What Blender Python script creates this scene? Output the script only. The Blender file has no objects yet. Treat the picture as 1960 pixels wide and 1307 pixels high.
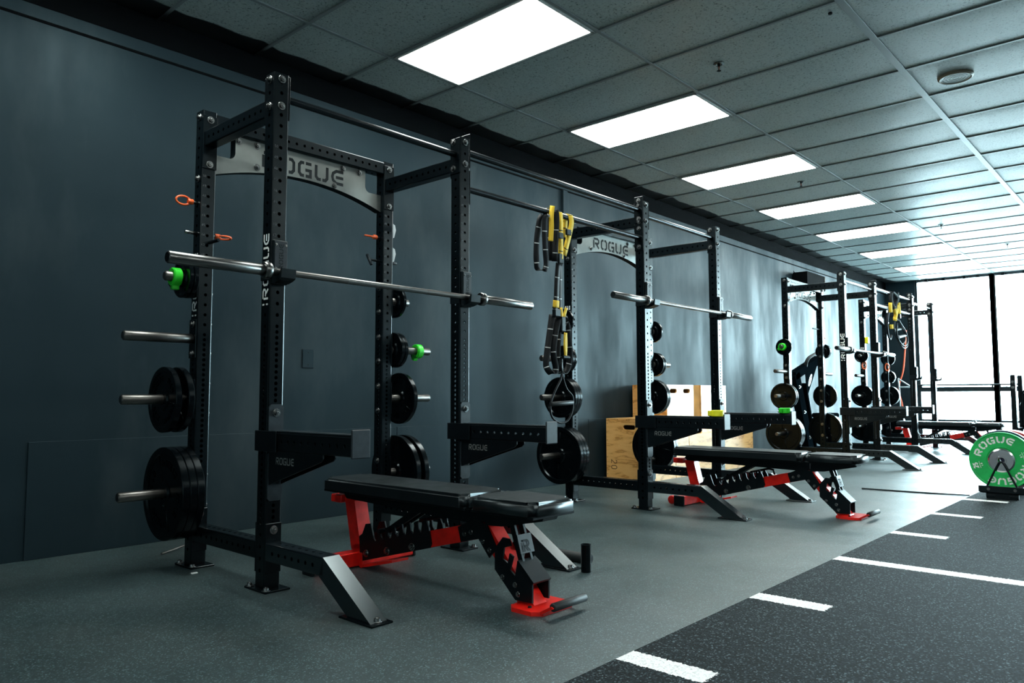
import bpy, bmesh, math, random
from mathutils import Vector, Matrix
random.seed(7)
PI = math.pi
sc = bpy.context.scene
col = sc.collection

# ---------------------------------------------------------------- camera
# world axes: X runs along the long wall towards the windows, the wall is y = 0, the room is at y < 0.
def make_camera():
    yaw, pit, rol = 0.8380, 0.0711, -0.0018
    f = Vector((math.sin(yaw)*math.cos(pit), math.cos(yaw)*math.cos(pit), math.sin(pit)))
    r = f.cross(Vector((0, 0, 1))).normalized(); u = r.cross(f)
    c, s = math.cos(rol), math.sin(rol)
    r, u = c*r + s*u, -s*r + c*u
    cam = bpy.data.cameras.new('camera'); o = bpy.data.objects.new('camera', cam); col.objects.link(o)
    m = Matrix.Identity(4)
    for i in range(3):
        m[i][0], m[i][1], m[i][2] = r[i], u[i], -f[i]
    m[0][3], m[1][3], m[2][3] = -0.8515, -4.4931, 0.8433
    o.matrix_world = m
    cam.sensor_width = 36; cam.lens = 36*1442.24/1960
    cam.clip_start = 0.05; cam.clip_end = 200
    sc.camera = o
make_camera()

# ---------------------------------------------------------------- light and exposure
vs = sc.view_settings
sc.display_settings.display_device = 'sRGB'
vs.view_transform = 'Standard'; vs.look = 'None'; vs.gamma = 1; vs.use_curve_mapping = False
vs.exposure = 0.6
SKY = 36.0            # overcast sky beyond the windows
LAMP = 15.5           # the ceiling panels
w = bpy.data.worlds.new('sky'); sc.world = w; w.use_nodes = True
bg = w.node_tree.nodes['Background']; bg.inputs[0].default_value = (0.66, 0.91, 1.0, 1); bg.inputs[1].default_value = SKY
sc.cycles.max_bounces = 6; sc.cycles.diffuse_bounces = 3; sc.cycles.glossy_bounces = 3
sc.cycles.transparent_max_bounces = 8; sc.cycles.sample_clamp_indirect = 4
sc.cycles.use_denoising = True
WX, ROOM_D, BACK_X, CEIL = 15.4, 9.5, -4.5, 3.086
pl = bpy.data.lights.new('window_portal', 'AREA'); pl.shape = 'RECTANGLE'; pl.size = 2.6; pl.size_y = 8.8
pl.cycles.is_portal = True
po = bpy.data.objects.new('window_portal', pl); col.objects.link(po)
po.location = (WX+0.12, -(0.6+ROOM_D)/2, 1.7); po.rotation_euler = (0, PI/2, 0)

# ---------------------------------------------------------------- materials
def new_mat(name):
    m = bpy.data.materials.new(name); m.use_nodes = True
    nt = m.node_tree; return m, nt, nt.nodes['Principled BSDF']
def N(nt, t, **kw):
    n = nt.nodes.new(t)
    for k, v in kw.items(): setattr(n, k, v)
    return n
def noise(nt, scale, detail=3, rough=0.55, vec=None, stretch=None):
    tc = N(nt, 'ShaderNodeTexCoord'); src = tc.outputs['Object']
    if stretch:
        mp = N(nt, 'ShaderNodeMapping'); mp.inputs['Scale'].default_value = stretch
        nt.links.new(src, mp.inputs[0]); src = mp.outputs[0]
    n = N(nt, 'ShaderNodeTexNoise'); n.inputs['Scale'].default_value = scale
    n.inputs['Detail'].default_value = detail; n.inputs['Roughness'].default_value = rough
    nt.links.new(src, n.inputs['Vector']); return n.outputs['Fac']
def ramp(nt, fac, stops):
    r = N(nt, 'ShaderNodeValToRGB'); e = r.color_ramp.elements
    while len(e) < len(stops): e.new(0.5)
    for i, (p, c) in enumerate(stops):
        e[i].position = p; e[i].color = c if len(c) == 4 else (*c, 1)
    nt.links.new(fac, r.inputs[0]); return r.outputs[0]
def g(v): return (v, v, v, 1)
def maprange(nt, fac, a, b, c, d):
    m = N(nt, 'ShaderNodeMapRange'); 
    for i, v in enumerate((a, b, c, d)): m.inputs[1+i].default_value = v
    nt.links.new(fac, m.inputs[0]); return m.outputs[0]
def bump(nt, b, fac, strength, dist=0.002):
    n = N(nt, 'ShaderNodeBump'); n.inputs['Strength'].default_value = strength; n.inputs['Distance'].default_value = dist
    nt.links.new(fac, n.inputs['Height']); nt.links.new(n.outputs[0], b.inputs['Normal'])
def plain(name, c, rough=0.5, metal=0, spec=0.5, vary=0.0, scale=30, bmp=0.0, coat=0.0, tint=None):
    m, nt, b = new_mat(name)
    b.inputs['Base Color'].default_value = (*c, 1); b.inputs['Roughness'].default_value = rough
    b.inputs['Metallic'].default_value = metal; b.inputs['Specular IOR Level'].default_value = spec
    if coat: b.inputs['Coat Weight'].default_value = coat; b.inputs['Coat Roughness'].default_value = 0.12
    if vary or bmp:
        f = noise(nt, scale)
        if vary:
            nt.links.new(maprange(nt, f, 0.3, 0.7, max(rough-vary, .03), min(rough+vary, 1)), b.inputs['Roughness'])
            nt.links.new(ramp(nt, f, [(0.3, tuple(x*0.75 for x in c)), (0.7, tuple(min(x*1.2, 1) for x in c))]), b.inputs['Base Color'])
        if bmp: bump(nt, b, noise(nt, scale*8, 2), bmp)
    if tint: b.inputs['Specular Tint'].default_value = (*tint, 1)
    return m
M = {}
TEAL = (0.78, 0.95, 1.0)
M['powder'] = plain('black_powder_coat', (0.0012, 0.0028, 0.004), 0.27, spec=0.27, bmp=0.03, scale=14, tint=TEAL)
M['worn'] = plain('worn_black_steel', (0.002, 0.004, 0.006), 0.25, spec=0.9, tint=TEAL)
M['satin'] = plain('black_satin_steel', (0.002, 0.0042, 0.006), 0.42, spec=0.24, vary=0.04, scale=20, tint=TEAL)
M['iron'] = plain('black_enamel_iron', (0.0010, 0.0020, 0.0028), 0.2, spec=0.17, bmp=0.04, scale=25, tint=TEAL)
M['steel'] = plain('bare_steel', (0.17, 0.175, 0.172), 0.29, 1.0)
M['peg'] = plain('scuffed_steel', (0.135, 0.132, 0.125), 0.36, 1.0)
M['bolt'] = plain('zinc_bolt', (0.24, 0.25, 0.25), 0.27, 1.0)
M['plate_grey'] = plain('brushed_grey_plate', (0.17, 0.19, 0.182), 0.38, 0.6, vary=0.08, scale=5)
M['dark'] = plain('dark_print', (0.004, 0.008, 0.010), 0.6, spec=0.12)
M['white'] = plain('white_print', (0.88, 0.9, 0.88), 0.5)
M['grey_print'] = plain('grey_print', (0.03, 0.035, 0.038), 0.5)
M['red'] = plain('red_powder_coat', (0.78, 0.012, 0.006), 0.32, vary=0.04, scale=16)
M['vinyl'] = plain('black_vinyl', (0.0025, 0.0045, 0.006), 0.42, spec=0.6, vary=0.05, scale=12, bmp=0.05, tint=TEAL)
M['uhmw'] = plain('grey_plastic', (0.014, 0.022, 0.028), 0.42, spec=0.3, vary=0.03)
M['light_plastic'] = plain('pale_plastic', (0.38, 0.42, 0.43), 0.4)
M['green'] = plain('green_plastic', (0.02, 0.62, 0.02), 0.4)
M['orange'] = plain('orange_plastic', (0.75, 0.11, 0.02), 0.4)
M['yellow'] = plain('yellow_webbing', (0.80, 0.52, 0.02), 0.7, bmp=0.2, scale=60)
M['yellowp'] = plain('yellow_plastic', (0.9, 0.85, 0.02), 0.45)
M['web'] = plain('black_webbing', (0.003, 0.005, 0.007), 0.55, spec=0.2, bmp=0.1, scale=60)
M['foam'] = plain('black_foam', (0.018, 0.023, 0.025), 0.55, spec=0.3, bmp=0.2, scale=50)
M['rubber_green'] = plain('green_rubber', (0.012, 0.50, 0.11), 0.42, vary=0.03, scale=8)
M['rubber_blue'] = plain('blue_rubber', (0.006, 0.02, 0.05), 0.42)
M['rubber_red'] = plain('red_rubber', (0.55, 0.02, 0.015), 0.42)
M['chrome'] = plain('chrome', (0.75, 0.77, 0.78), 0.16, 1.0)
M['grey_panel'] = plain('grey_panel', (0.36, 0.37, 0.34), 0.4, 0.1)
M['frame'] = plain('dark_aluminium', (0.012, 0.022, 0.026), 0.35, 0.4)
M['blackmatte'] = plain('matte_black_paint', (0.0018, 0.0026, 0.0032), 0.9, spec=0.04)
M['white_paint'] = plain('white_paint', (0.5, 0.53, 0.52), 0.35)
M['cord'] = plain('orange_cord', (0.7, 0.10, 0.04), 0.5)
M['concrete'] = plain('concrete', (0.45, 0.46, 0.46), 0.9, vary=0.05, scale=3)

def wall_mat():
    m, nt, b = new_mat('slate_wall_paint')
    f = noise(nt, 0.9, 5, 0.6)
    c0 = ramp(nt, f, [(0.3, (0.0085, 0.0165, 0.0215)), (0.7, (0.0135, 0.0235, 0.029))])
    sm = noise(nt, 1.1, 6, 0.62, stretch=(0.9, 1, 0.35))          # chalky scuffs rubbed into the paint
    mx = N(nt, 'ShaderNodeMix', data_type='RGBA'); nt.links.new(c0, mx.inputs[6]); mx.inputs[7].default_value = (0.055, 0.07, 0.074, 1)
    nt.links.new(maprange(nt, sm, 0.52, 0.75, 0.0, 0.5), mx.inputs[0]); nt.links.new(mx.outputs[2], b.inputs['Base Color'])
    s = noise(nt, 2.6, 5, 0.65, stretch=(0.8, 1, 0.22))
    nt.links.new(maprange(nt, s, 0.36, 0.64, 0.40, 0.64), b.inputs['Roughness'])
    b.inputs["Specular IOR Level"].default_value = 0.12; b.inputs['Specular Tint'].default_value = (0.62, 0.90, 1.0, 1)
    bump(nt, b, noise(nt, 5, 6, 0.65), 0.12, 0.004)
    return m
M['wall'] = wall_mat()

def floor_mat():
    m, nt, b = new_mat('speckled_rubber_floor')
    tc = N(nt, 'ShaderNodeTexCoord')
    v = N(nt, 'ShaderNodeTexVoronoi'); v.inputs['Scale'].default_value = 240
    nt.links.new(tc.outputs['Object'], v.inputs['Vector'])
    sep = N(nt, 'ShaderNodeSeparateColor'); nt.links.new(v.outputs['Color'], sep.inputs[0])
    fl = ramp(nt, sep.outputs[0], [(0.0, (0.010, 0.0205, 0.0235)), (0.82, (0.017, 0.030, 0.033)), (0.89, (0.04, 0.085, 0.09)), (1.0, (0.12, 0.20, 0.20))])
    dirt = noise(nt, 1.3, 6, 0.65)
    mx = N(nt, 'ShaderNodeMix', data_type='RGBA'); mx.inputs[7].default_value = (0.075, 0.083, 0.076, 1)
    nt.links.new(fl, mx.inputs[6]); nt.links.new(maprange(nt, dirt, 0.5, 0.78, 0.0, 0.35), mx.inputs[0])
    nt.links.new(mx.outputs[2], b.inputs['Base Color'])
    nt.links.new(maprange(nt, noise(nt, 2.2, 5), 0.3, 0.7, 0.38, 0.52), b.inputs['Roughness'])
    b.inputs['Specular IOR Level'].default_value = 1.0; b.inputs['Specular Tint'].default_value = (0.80, 0.98, 1.0, 1)
    bump(nt, b, noise(nt, 220, 3, 0.6), 0.35, 0.002)
    return m
M['floor'] = floor_mat()

def turf_mat():
    m, nt, b = new_mat('dark_turf_with_white_lines')
    tc = N(nt, 'ShaderNodeTexCoord'); P = tc.outputs['Object']
    vo = N(nt, 'ShaderNodeTexVoronoi'); vo.inputs['Scale'].default_value = 200; nt.links.new(P, vo.inputs['Vector'])
    vs_ = N(nt, 'ShaderNodeSeparateColor'); nt.links.new(vo.outputs['Color'], vs_.inputs[0]); n1 = vs_.outputs[0]
    cr = ramp(nt, n1, [(0.25, (0.0006, 0.0015, 0.002)), (0.62, (0.0045, 0.009, 0.0115)), (0.88, (0.017, 0.029, 0.034)), (1.0, (0.10, 0.14, 0.15))])
    jit = N(nt, 'ShaderNodeTexNoise'); jit.inputs['Scale'].default_value = 90; nt.links.new(P, jit.inputs['Vector'])
    def math_(op, a, bb=None):
        q = N(nt, 'ShaderNodeMath', operation=op)
        for i, x in enumerate((a, bb)):
            if x is None: continue
            if isinstance(x, (int, float)): q.inputs[i].default_value = x
            else: nt.links.new(x, q.inputs[i])
        return q.outputs[0]
    sp = N(nt, 'ShaderNodeSeparateXYZ'); nt.links.new(P, sp.inputs[0])
    j = math_('MULTIPLY', math_('SUBTRACT', jit.outputs['Fac'], 0.5), 0.03)
    x = math_('ADD', sp.outputs[0], j); y = math_('ADD', sp.outputs[1], j)
    k = math_('DIVIDE', math_('SUBTRACT', x, 1.235), 0.968)          # line number
    kr = math_('ROUND', k)
    on = math_('LESS_THAN', math_('ABSOLUTE', math_('SUBTRACT', k, kr)), 0.053)
    ln = math_('COMPARE', math_('FLOORED_MODULO', kr, 5.0), 2.0)      # every fifth line runs across
    nt.nodes[-1].inputs[2].default_value = 0.1
    q = ln.node; q.inputs[2].default_value = 0.1
    short = math_('GREATER_THAN', y, -3.40)
    mask = math_('MULTIPLY', on, math_('MAXIMUM', ln, short))
    mx = N(nt, 'ShaderNodeMix', data_type='RGBA'); nt.links.new(mask, mx.inputs[0]); nt.links.new(cr, mx.inputs[6])
    wh = ramp(nt, n1, [(0.0, (0.6, 0.62, 0.62)), (0.35, (0.9, 0.92, 0.92))]); nt.links.new(wh, mx.inputs[7])
    nt.links.new(mx.outputs[2], b.inputs['Base Color']); b.inputs['Roughness'].default_value = 0.85
    b.inputs['Specular IOR Level'].default_value = 0.15
    bump(nt, b, n1, 0.6, 0.006)
    return m
M['turf'] = turf_mat()

def tile_mat():
    m, nt, b = new_mat('speckled_ceiling_tile')
    sp = noise(nt, 75, 3, 0.7)
    cr = ramp(nt, sp, [(0.33, (0.07, 0.08, 0.08)), (0.42, (0.42, 0.47, 0.455)), (0.6, (0.49, 0.54, 0.52))])
    # black overspray along the wall, with a wavy brushed edge
    tc = N(nt, 'ShaderNodeTexCoord'); s = N(nt, 'ShaderNodeSeparateXYZ'); nt.links.new(tc.outputs['Object'], s.inputs[0])
    wv = noise(nt, 1.7, 3, 0.5, stretch=(1, 0.15, 1))
    a = N(nt, 'ShaderNodeMath', operation='MULTIPLY_ADD'); nt.links.new(wv, a.inputs[0]); a.inputs[1].default_value = 0.22; nt.links.new(s.outputs[1], a.inputs[2])
    fac = maprange(nt, a.outputs[0], -0.085, -0.07, 0, 1)
    mx = N(nt, 'ShaderNodeMix', data_type='RGBA'); nt.links.new(fac, mx.inputs[0]); nt.links.new(cr, mx.inputs[6]); mx.inputs[7].default_value = (0.003, 0.0045, 0.0055, 1)
    nt.links.new(mx.outputs[2], b.inputs['Base Color']); b.inputs['Roughness'].default_value = 0.42
    b.inputs['Specular IOR Level'].default_value = 0.55
    bump(nt, b, sp, 0.25, 0.002)
    return m
M['tile'] = tile_mat()

def ply_mat():
    m, nt, b = new_mat('birch_plywood')
    n1 = noise(nt, 2.2, 4, 0.55, stretch=(1.0, 1.0, 4.5))
    wv = N(nt, 'ShaderNodeMath', operation='SINE'); mu = N(nt, 'ShaderNodeMath', operation='MULTIPLY'); mu.inputs[1].default_value = 30
    nt.links.new(n1, mu.inputs[0]); nt.links.new(mu.outputs[0], wv.inputs[0])
    r = ramp(nt, maprange(nt, wv.outputs[0], -1, 1, 0, 1), [(0.0, (0.62, 0.27, 0.06)), (0.14, (0.86, 0.46, 0.14)), (1.0, (0.92, 0.53, 0.18))])
    nt.links.new(r, b.inputs['Base Color']); b.inputs['Roughness'].default_value = 0.33
    b.inputs['Coat Weight'].default_value = 0.6; b.inputs['Coat Roughness'].default_value = 0.3
    return m
M['ply'] = ply_mat()

M['ply_no_glare'] = plain('plywood_without_glare', (0.42, 0.20, 0.055), 0.8, spec=0.05, vary=0.05, scale=6)  # darker plywood copy; the lack of window glare is put into its colour
def emis(name, c, s):
    m = bpy.data.materials.new(name); m.use_nodes = True; nt = m.node_tree
    nt.nodes.remove(nt.nodes['Principled BSDF']); e = nt.nodes.new('ShaderNodeEmission')
    e.inputs[0].default_value = (*c, 1); e.inputs[1].default_value = s
    nt.links.new(e.outputs[0], nt.nodes['Material Output'].inputs[0]); return m
M['lamp'] = emis('lit_diffuser', (0.95, 1.0, 0.955), LAMP)
def glass():
    m = bpy.data.materials.new('window_glass'); m.use_nodes = True; nt = m.node_tree
    nt.nodes.remove(nt.nodes['Principled BSDF'])
    t = nt.nodes.new('ShaderNodeBsdfTransparent'); t.inputs[0].default_value = (0.97, 0.99, 0.99, 1)
    gl = nt.nodes.new('ShaderNodeBsdfGlossy'); gl.inputs['Roughness'].default_value = 0.02
    mx = nt.nodes.new('ShaderNodeMixShader'); mx.inputs[0].default_value = 0.05
    nt.links.new(t.outputs[0], mx.inputs[1]); nt.links.new(gl.outputs[0], mx.inputs[2])
    nt.links.new(mx.outputs[0], nt.nodes['Material Output'].inputs[0]); return m
M['glass'] = glass()

# ---------------------------------------------------------------- mesh helpers
class MB:
    def __init__(s): s.v, s.f, s.m, s.sm = [], [], [], []; s.X = None; s.mat = 0
    def vert(s, p):
        p = Vector(p); 
        if s.X is not None: p = s.X @ p
        s.v.append(p); return len(s.v)-1
    def face(s, idx, smooth=False): s.f.append(idx); s.m.append(s.mat); s.sm.append(smooth)
    def poly(s, pts, smooth=False): s.face([s.vert(p) for p in pts], smooth)
    def box(s, a, b, bv=0.0, M4=None):
        lo = Vector([min(a[i], b[i]) for i in range(3)]); hi = Vector([max(a[i], b[i]) for i in range(3)])
        c = (lo+hi)/2; h = (hi-lo)/2; bv = min(bv, min(h)*0.9)
        T = (lambda p: c+Vector(p)) if M4 is None else (lambda p: M4 @ (c+Vector(p)))
        if bv <= 0:
            i = [s.vert(T((x*h.x, y*h.y, z*h.z))) for x in (-1, 1) for y in (-1, 1) for z in (-1, 1)]
            for q in ((0,1,3,2),(4,6,7,5),(0,4,5,1),(2,3,7,6),(0,2,6,4),(1,5,7,3)): s.face([i[k] for k in q])
            return
        V = {}
        for x in (-1, 1):
            for y in (-1, 1):
                for z in (-1, 1):
                    V[x,y,z,0] = s.vert(T((x*h.x, y*(h.y-bv), z*(h.z-bv))))
                    V[x,y,z,1] = s.vert(T((x*(h.x-bv), y*h.y, z*(h.z-bv))))
                    V[x,y,z,2] = s.vert(T((x*(h.x-bv), y*(h.y-bv), z*h.z)))
        for a_ in (0, 1, 2):
            b_, c_ = (a_+1) % 3, (a_+2) % 3
            for sg in (-1, 1):
                q = []
                for sb, scn in ((-1,-1),(1,-1),(1,1),(-1,1)):
                    k = [0,0,0]; k[a_] = sg; k[b_] = sb; k[c_] = scn; q.append(V[(*k, a_)])
                s.face(q if sg > 0 else q[::-1])
            for sb in (-1, 1):
                for scn in (-1, 1):
                    k1 = [0,0,0]; k1[a_] = -1; k1[b_] = sb; k1[c_] = scn; k2 = list(k1); k2[a_] = 1
                    q = [V[(*k1, b_)], V[(*k2, b_)], V[(*k2, c_)], V[(*k1, c_)]]
                    s.face(q if sb*scn > 0 else q[::-1])
        for x in (-1, 1):
            for y in (-1, 1):
                for z in (-1, 1):
                    q = [V[x,y,z,0], V[x,y,z,1], V[x,y,z,2]]; s.face(q if x*y*z > 0 else q[::-1])
    def prism(s, pts, T, d0, d1):
        """outline pts (a,b) swept between depths d0..d1; T(a,b,d) -> point"""
        n = len(pts); ar = sum(pts[i][0]*pts[(i+1)%n][1]-pts[(i+1)%n][0]*pts[i][1] for i in range(n))
        if ar < 0: pts = pts[::-1]
        A = [s.vert(T(a, b, d0)) for a, b in pts]; B = [s.vert(T(a, b, d1)) for a, b in pts]
        s.face(A[::-1]); s.face(B)
        for i in range(n): j = (i+1) % n; s.face([A[i], A[j], B[j], B[i]])
    def frame_axes(s, d):
        d = Vector(d).normalized(); u = d.cross(Vector((0, 0, 1)))
        if u.length < 1e-4: u = Vector((1, 0, 0))
        u.normalize(); return u, d.cross(u)
    def cyl(s, p0, p1, r0, n=20, r1=None, caps=True, bv=0.0):
        p0, p1 = Vector(p0), Vector(p1); r1 = r0 if r1 is None else r1; d = (p1-p0).normalized(); u, v = s.frame_axes(d)
        rings = [(p0, r0), (p1, r1)]
        if bv: rings = [(p0, r0-bv), (p0+d*bv, r0), (p1-d*bv, r1), (p1, r1-bv)]
        R = [[s.vert(p + (u*math.cos(2*PI*i/n)+v*math.sin(2*PI*i/n))*r) for i in range(n)] for p, r in rings]
        for a, b in zip(R, R[1:]):
            for i in range(n): j = (i+1) % n; s.face([a[i], a[j], b[j], b[i]], True)
        if caps:
            for (p, r), rev in ((rings[0], True), (rings[-1], False)):
                q = [s.vert(p + (u*math.cos(2*PI*i/n)+v*math.sin(2*PI*i/n))*r) for i in range(n)]
                s.face(q[::-1] if rev else q)
    def tube(s, pts, r, n=10, closed=False):
        pts = [Vector(p) for p in pts]; m = len(pts); R = []
        up = None
        for i in range(m):
            a = pts[i-1] if (i > 0 or closed) else pts[i]; b = pts[(i+1) % m] if (i < m-1 or closed) else pts[i]
            d = (b-a).normalized()
            if up is None: up, _ = s.frame_axes(d)
            up = (up - d*up.dot(d)).normalized(); v = d.cross(up)
            R.append([s.vert(pts[i] + (up*math.cos(2*PI*k/n)+v*math.sin(2*PI*k/n))*r) for k in range(n)])
        for i in range(m if closed else m-1):
            a, b = R[i], R[(i+1) % m]
            for k in range(n): l = (k+1) % n; s.face([a[k], a[l], b[l], b[k]], True)
        if not closed: s.face(R[0][::-1]); s.face(R[-1])
    def lathe(s, prof, n=48, axis='X', c=(0,0,0)):
        """closed profile (r, t) about an axis through c; every segment gets its own rings so edges stay crisp"""
        c = Vector(c)
        def P(r, t, k):
            a, b = r*math.cos(2*PI*k/n), r*math.sin(2*PI*k/n)
            return c + (Vector((t, a, b)) if axis == 'X' else Vector((a, b, t)) if axis == 'Z' else Vector((b, t, a)))
        for (r0, t0), (r1, t1) in zip(prof, prof[1:]):
            A = [s.vert(P(r0, t0, k)) for k in range(n)] if r0 > 1e-6 else None
            B = [s.vert(P(r1, t1, k)) for k in range(n)] if r1 > 1e-6 else None
            if A is None and B is None: continue
            if A is None or B is None:
                q = A or B; s.face(q if A is None else q[::-1]); continue
            for k in range(n): l = (k+1) % n; s.face([A[k], B[k], B[l], A[l]], True)
    def ribbon(s, pts, width, wdir, th=0.003):
        """flat strap along pts; wdir one vector or one per point"""
        pts = [Vector(p) for p in pts]; m = len(pts); R = []
        for i, p in enumerate(pts):
            d = (pts[min(i+1, m-1)] - pts[max(i-1, 0)]).normalized()
            wd = Vector(wdir[i] if isinstance(wdir, list) else wdir); wd = (wd - d*wd.dot(d)).normalized()
            nn = d.cross(wd)
            R.append([s.vert(p + wd*width/2*a + nn*th/2*b) for a, b in ((-1,-1),(1,-1),(1,1),(-1,1))])
        for a, b in zip(R, R[1:]):
            for k in range(4): l = (k+1) % 4; s.face([a[k], a[l], b[l], b[k]], k in (0, 2))
        s.face(R[0][::-1]); s.face(R[-1])
    def strokes(s, lines, T, wd, d=0.001):
        """polylines in text space drawn as flat strips with mitred corners; T(u,v,depth)"""
        for ln in lines:
            m = len(ln); L, R = [], []
            for i in range(m):
                def nrm(a, b):
                    dx, dy = b[0]-a[0], b[1]-a[1]; l = math.hypot(dx, dy); return (-dy/l, dx/l)
                n0 = nrm(ln[max(i-1,0)], ln[max(i,1)]); n1 = nrm(ln[min(i, m-2)], ln[min(i+1, m-1)])
                nx, ny = n0[0]+n1[0], n0[1]+n1[1]; l = math.hypot(nx, ny); nx, ny = nx/l, ny/l
                k = wd/2/max(nx*n1[0]+ny*n1[1], 0.4)
                L.append((ln[i][0]+nx*k, ln[i][1]+ny*k)); R.append((ln[i][0]-nx*k, ln[i][1]-ny*k))
            for i in range(m-1):
                q = [L[i], R[i], R[i+1], L[i+1]]
                A = [s.vert(T(a, b, d)) for a, b in q]; B = [s.vert(T(a, b, 0)) for a, b in q]
                s.face(A)
                for k in range(4): l = (k+1) % 4; s.face([A[k], B[k], B[l], A[l]])
    def build(s, name, mats, parent=None, loc=None, rot=None):
        me = bpy.data.meshes.new(name); me.from_pydata([tuple(v) for v in s.v], [], s.f)
        for m in (mats if isinstance(mats, (list, tuple)) else [mats]): me.materials.append(m)
        me.polygons.foreach_set('material_index', s.m); me.polygons.foreach_set('use_smooth', s.sm); me.update()
        o = bpy.data.objects.new(name, me); col.objects.link(o)
        if parent is not None: o.parent = parent
        if loc is not None: o.location = loc
        if rot is not None: o.rotation_euler = rot
        return o
def tag(o, label, cat, group=None, kind=None):
    if label: o['label'] = label
    if cat: o['category'] = cat
    if group: o['group'] = group
    if kind: o['kind'] = kind
    return o
def thing(name, loc=(0,0,0), rz=0, label=None, cat=None, group=None):
    o = bpy.data.objects.new(name, None); o.empty_display_size = 0.1; col.objects.link(o)
    o.location = loc; o.rotation_euler = (0, 0, rz); return tag(o, label, cat, group)
def struct(o): o['kind'] = 'structure'; return o
def copy_tree(o, parent=None, skip=()):
    c = o.copy(); col.objects.link(c)
    if parent is not None: c.parent = parent; c.matrix_parent_inverse = o.matrix_parent_inverse
    for ch in list(o.children):
        if ch.get('skip') in skip and ch.get('skip'): continue
        copy_tree(ch, c, skip)
    return c

def rect_cell(mb, u0, v0, u1, v1, hole, T, dep):
    """a flat cell with a round hole; T(u,v,depth), depth 0 at the surface and positive inwards"""
    cu, cv, r = hole; n = 16
    B = [(u1, cv), (u1, v1), (cu, v1), (u0, v1), (u0, cv), (u0, v0), (cu, v0), (u1, v0)]
    bi = [mb.vert(T(a, b, 0)) for a, b in B]
    cp = [(cu+r*math.cos(2*PI*k/n), cv+r*math.sin(2*PI*k/n)) for k in range(n)]
    ci = [mb.vert(T(a, b, 0)) for a, b in cp]
    for i in range(8):
        j = (i+1) % 8
        mb.face([bi[i], bi[j], ci[(2*i+2) % n], ci[2*i+1], ci[2*i]])
    c0 = [mb.vert(T(a, b, 0)) for a, b in cp]; c1 = [mb.vert(T(a, b, dep)) for a, b in cp]
    for k in range(n): l = (k+1) % n; mb.face([c0[k], c0[l], c1[l], c1[k]], True)
def perf_tube(mb, L, wx, wy, hx=(), hy=(), r=0.0083, ch=0.006, caps=True, T=None):
    """hollow square tube along local z, holes at heights hx through the two x faces and hy through the two y faces"""
    T = T or (lambda p: Vector(p))
    for ax, hs in (('x', hx), ('y', hy)):
        half, other = (wx/2, wy/2) if ax == 'x' else (wy/2, wx/2)
        for sg in (-1, 1):
            if ax == 'x': F = lambda u, v, d: T((sg*(half-d), sg*u, v))
            else: F = lambda u, v, d: T((-sg*u, sg*(half-d), v))
            a = other-ch; hs_ = sorted(hs); cuts = [0]+[(p+q)/2 for p, q in zip(hs_, hs_[1:])]+[L]
            if not hs_: mb.poly([F(-a, 0, 0), F(a, 0, 0), F(a, L, 0), F(-a, L, 0)]); continue
            prev = 0
            for h in hs_:
                # keep cells square-ish near the hole
                i = hs_.index(h); lo = max(cuts[i], h-0.03); hi = min(cuts[i+1], h+0.03)
                if lo > prev+1e-6: mb.poly([F(-a, prev, 0), F(a, prev, 0), F(a, lo, 0), F(-a, lo, 0)])
                rect_cell(mb, -a, lo, a, hi, (0, h, r), F, 0.005); prev = hi
            if prev < L-1e-6: mb.poly([F(-a, prev, 0), F(a, prev, 0), F(a, L, 0), F(-a, L, 0)])
    X, Y = wx/2, wy/2
    for sx in (-1, 1):
        for sy in (-1, 1):
            q = [(sx*X, sy*(Y-ch)), (sx*(X-ch*.3), sy*(Y-ch*.3)), (sx*(X-ch), sy*Y)]
            for (a, b) in zip(q, q[1:]):
                p = [T((*a, 0)), T((*b, 0)), T((*b, L)), T((*a, L))]; mb.poly(p if sx*sy > 0 else p[::-1], True)
    if caps:
        o = []
        for sx, sy in ((1,1),(-1,1),(-1,-1),(1,-1)):
            q = [(sx*X, sy*(Y-ch)), (sx*(X-ch*.3), sy*(Y-ch*.3)), (sx*(X-ch), sy*Y)]
            o += q if sx*sy > 0 else q[::-1]
        mb.poly([T((*p, L)) for p in o]); mb.poly([T((*p, 0)) for p in o[::-1]])

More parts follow.
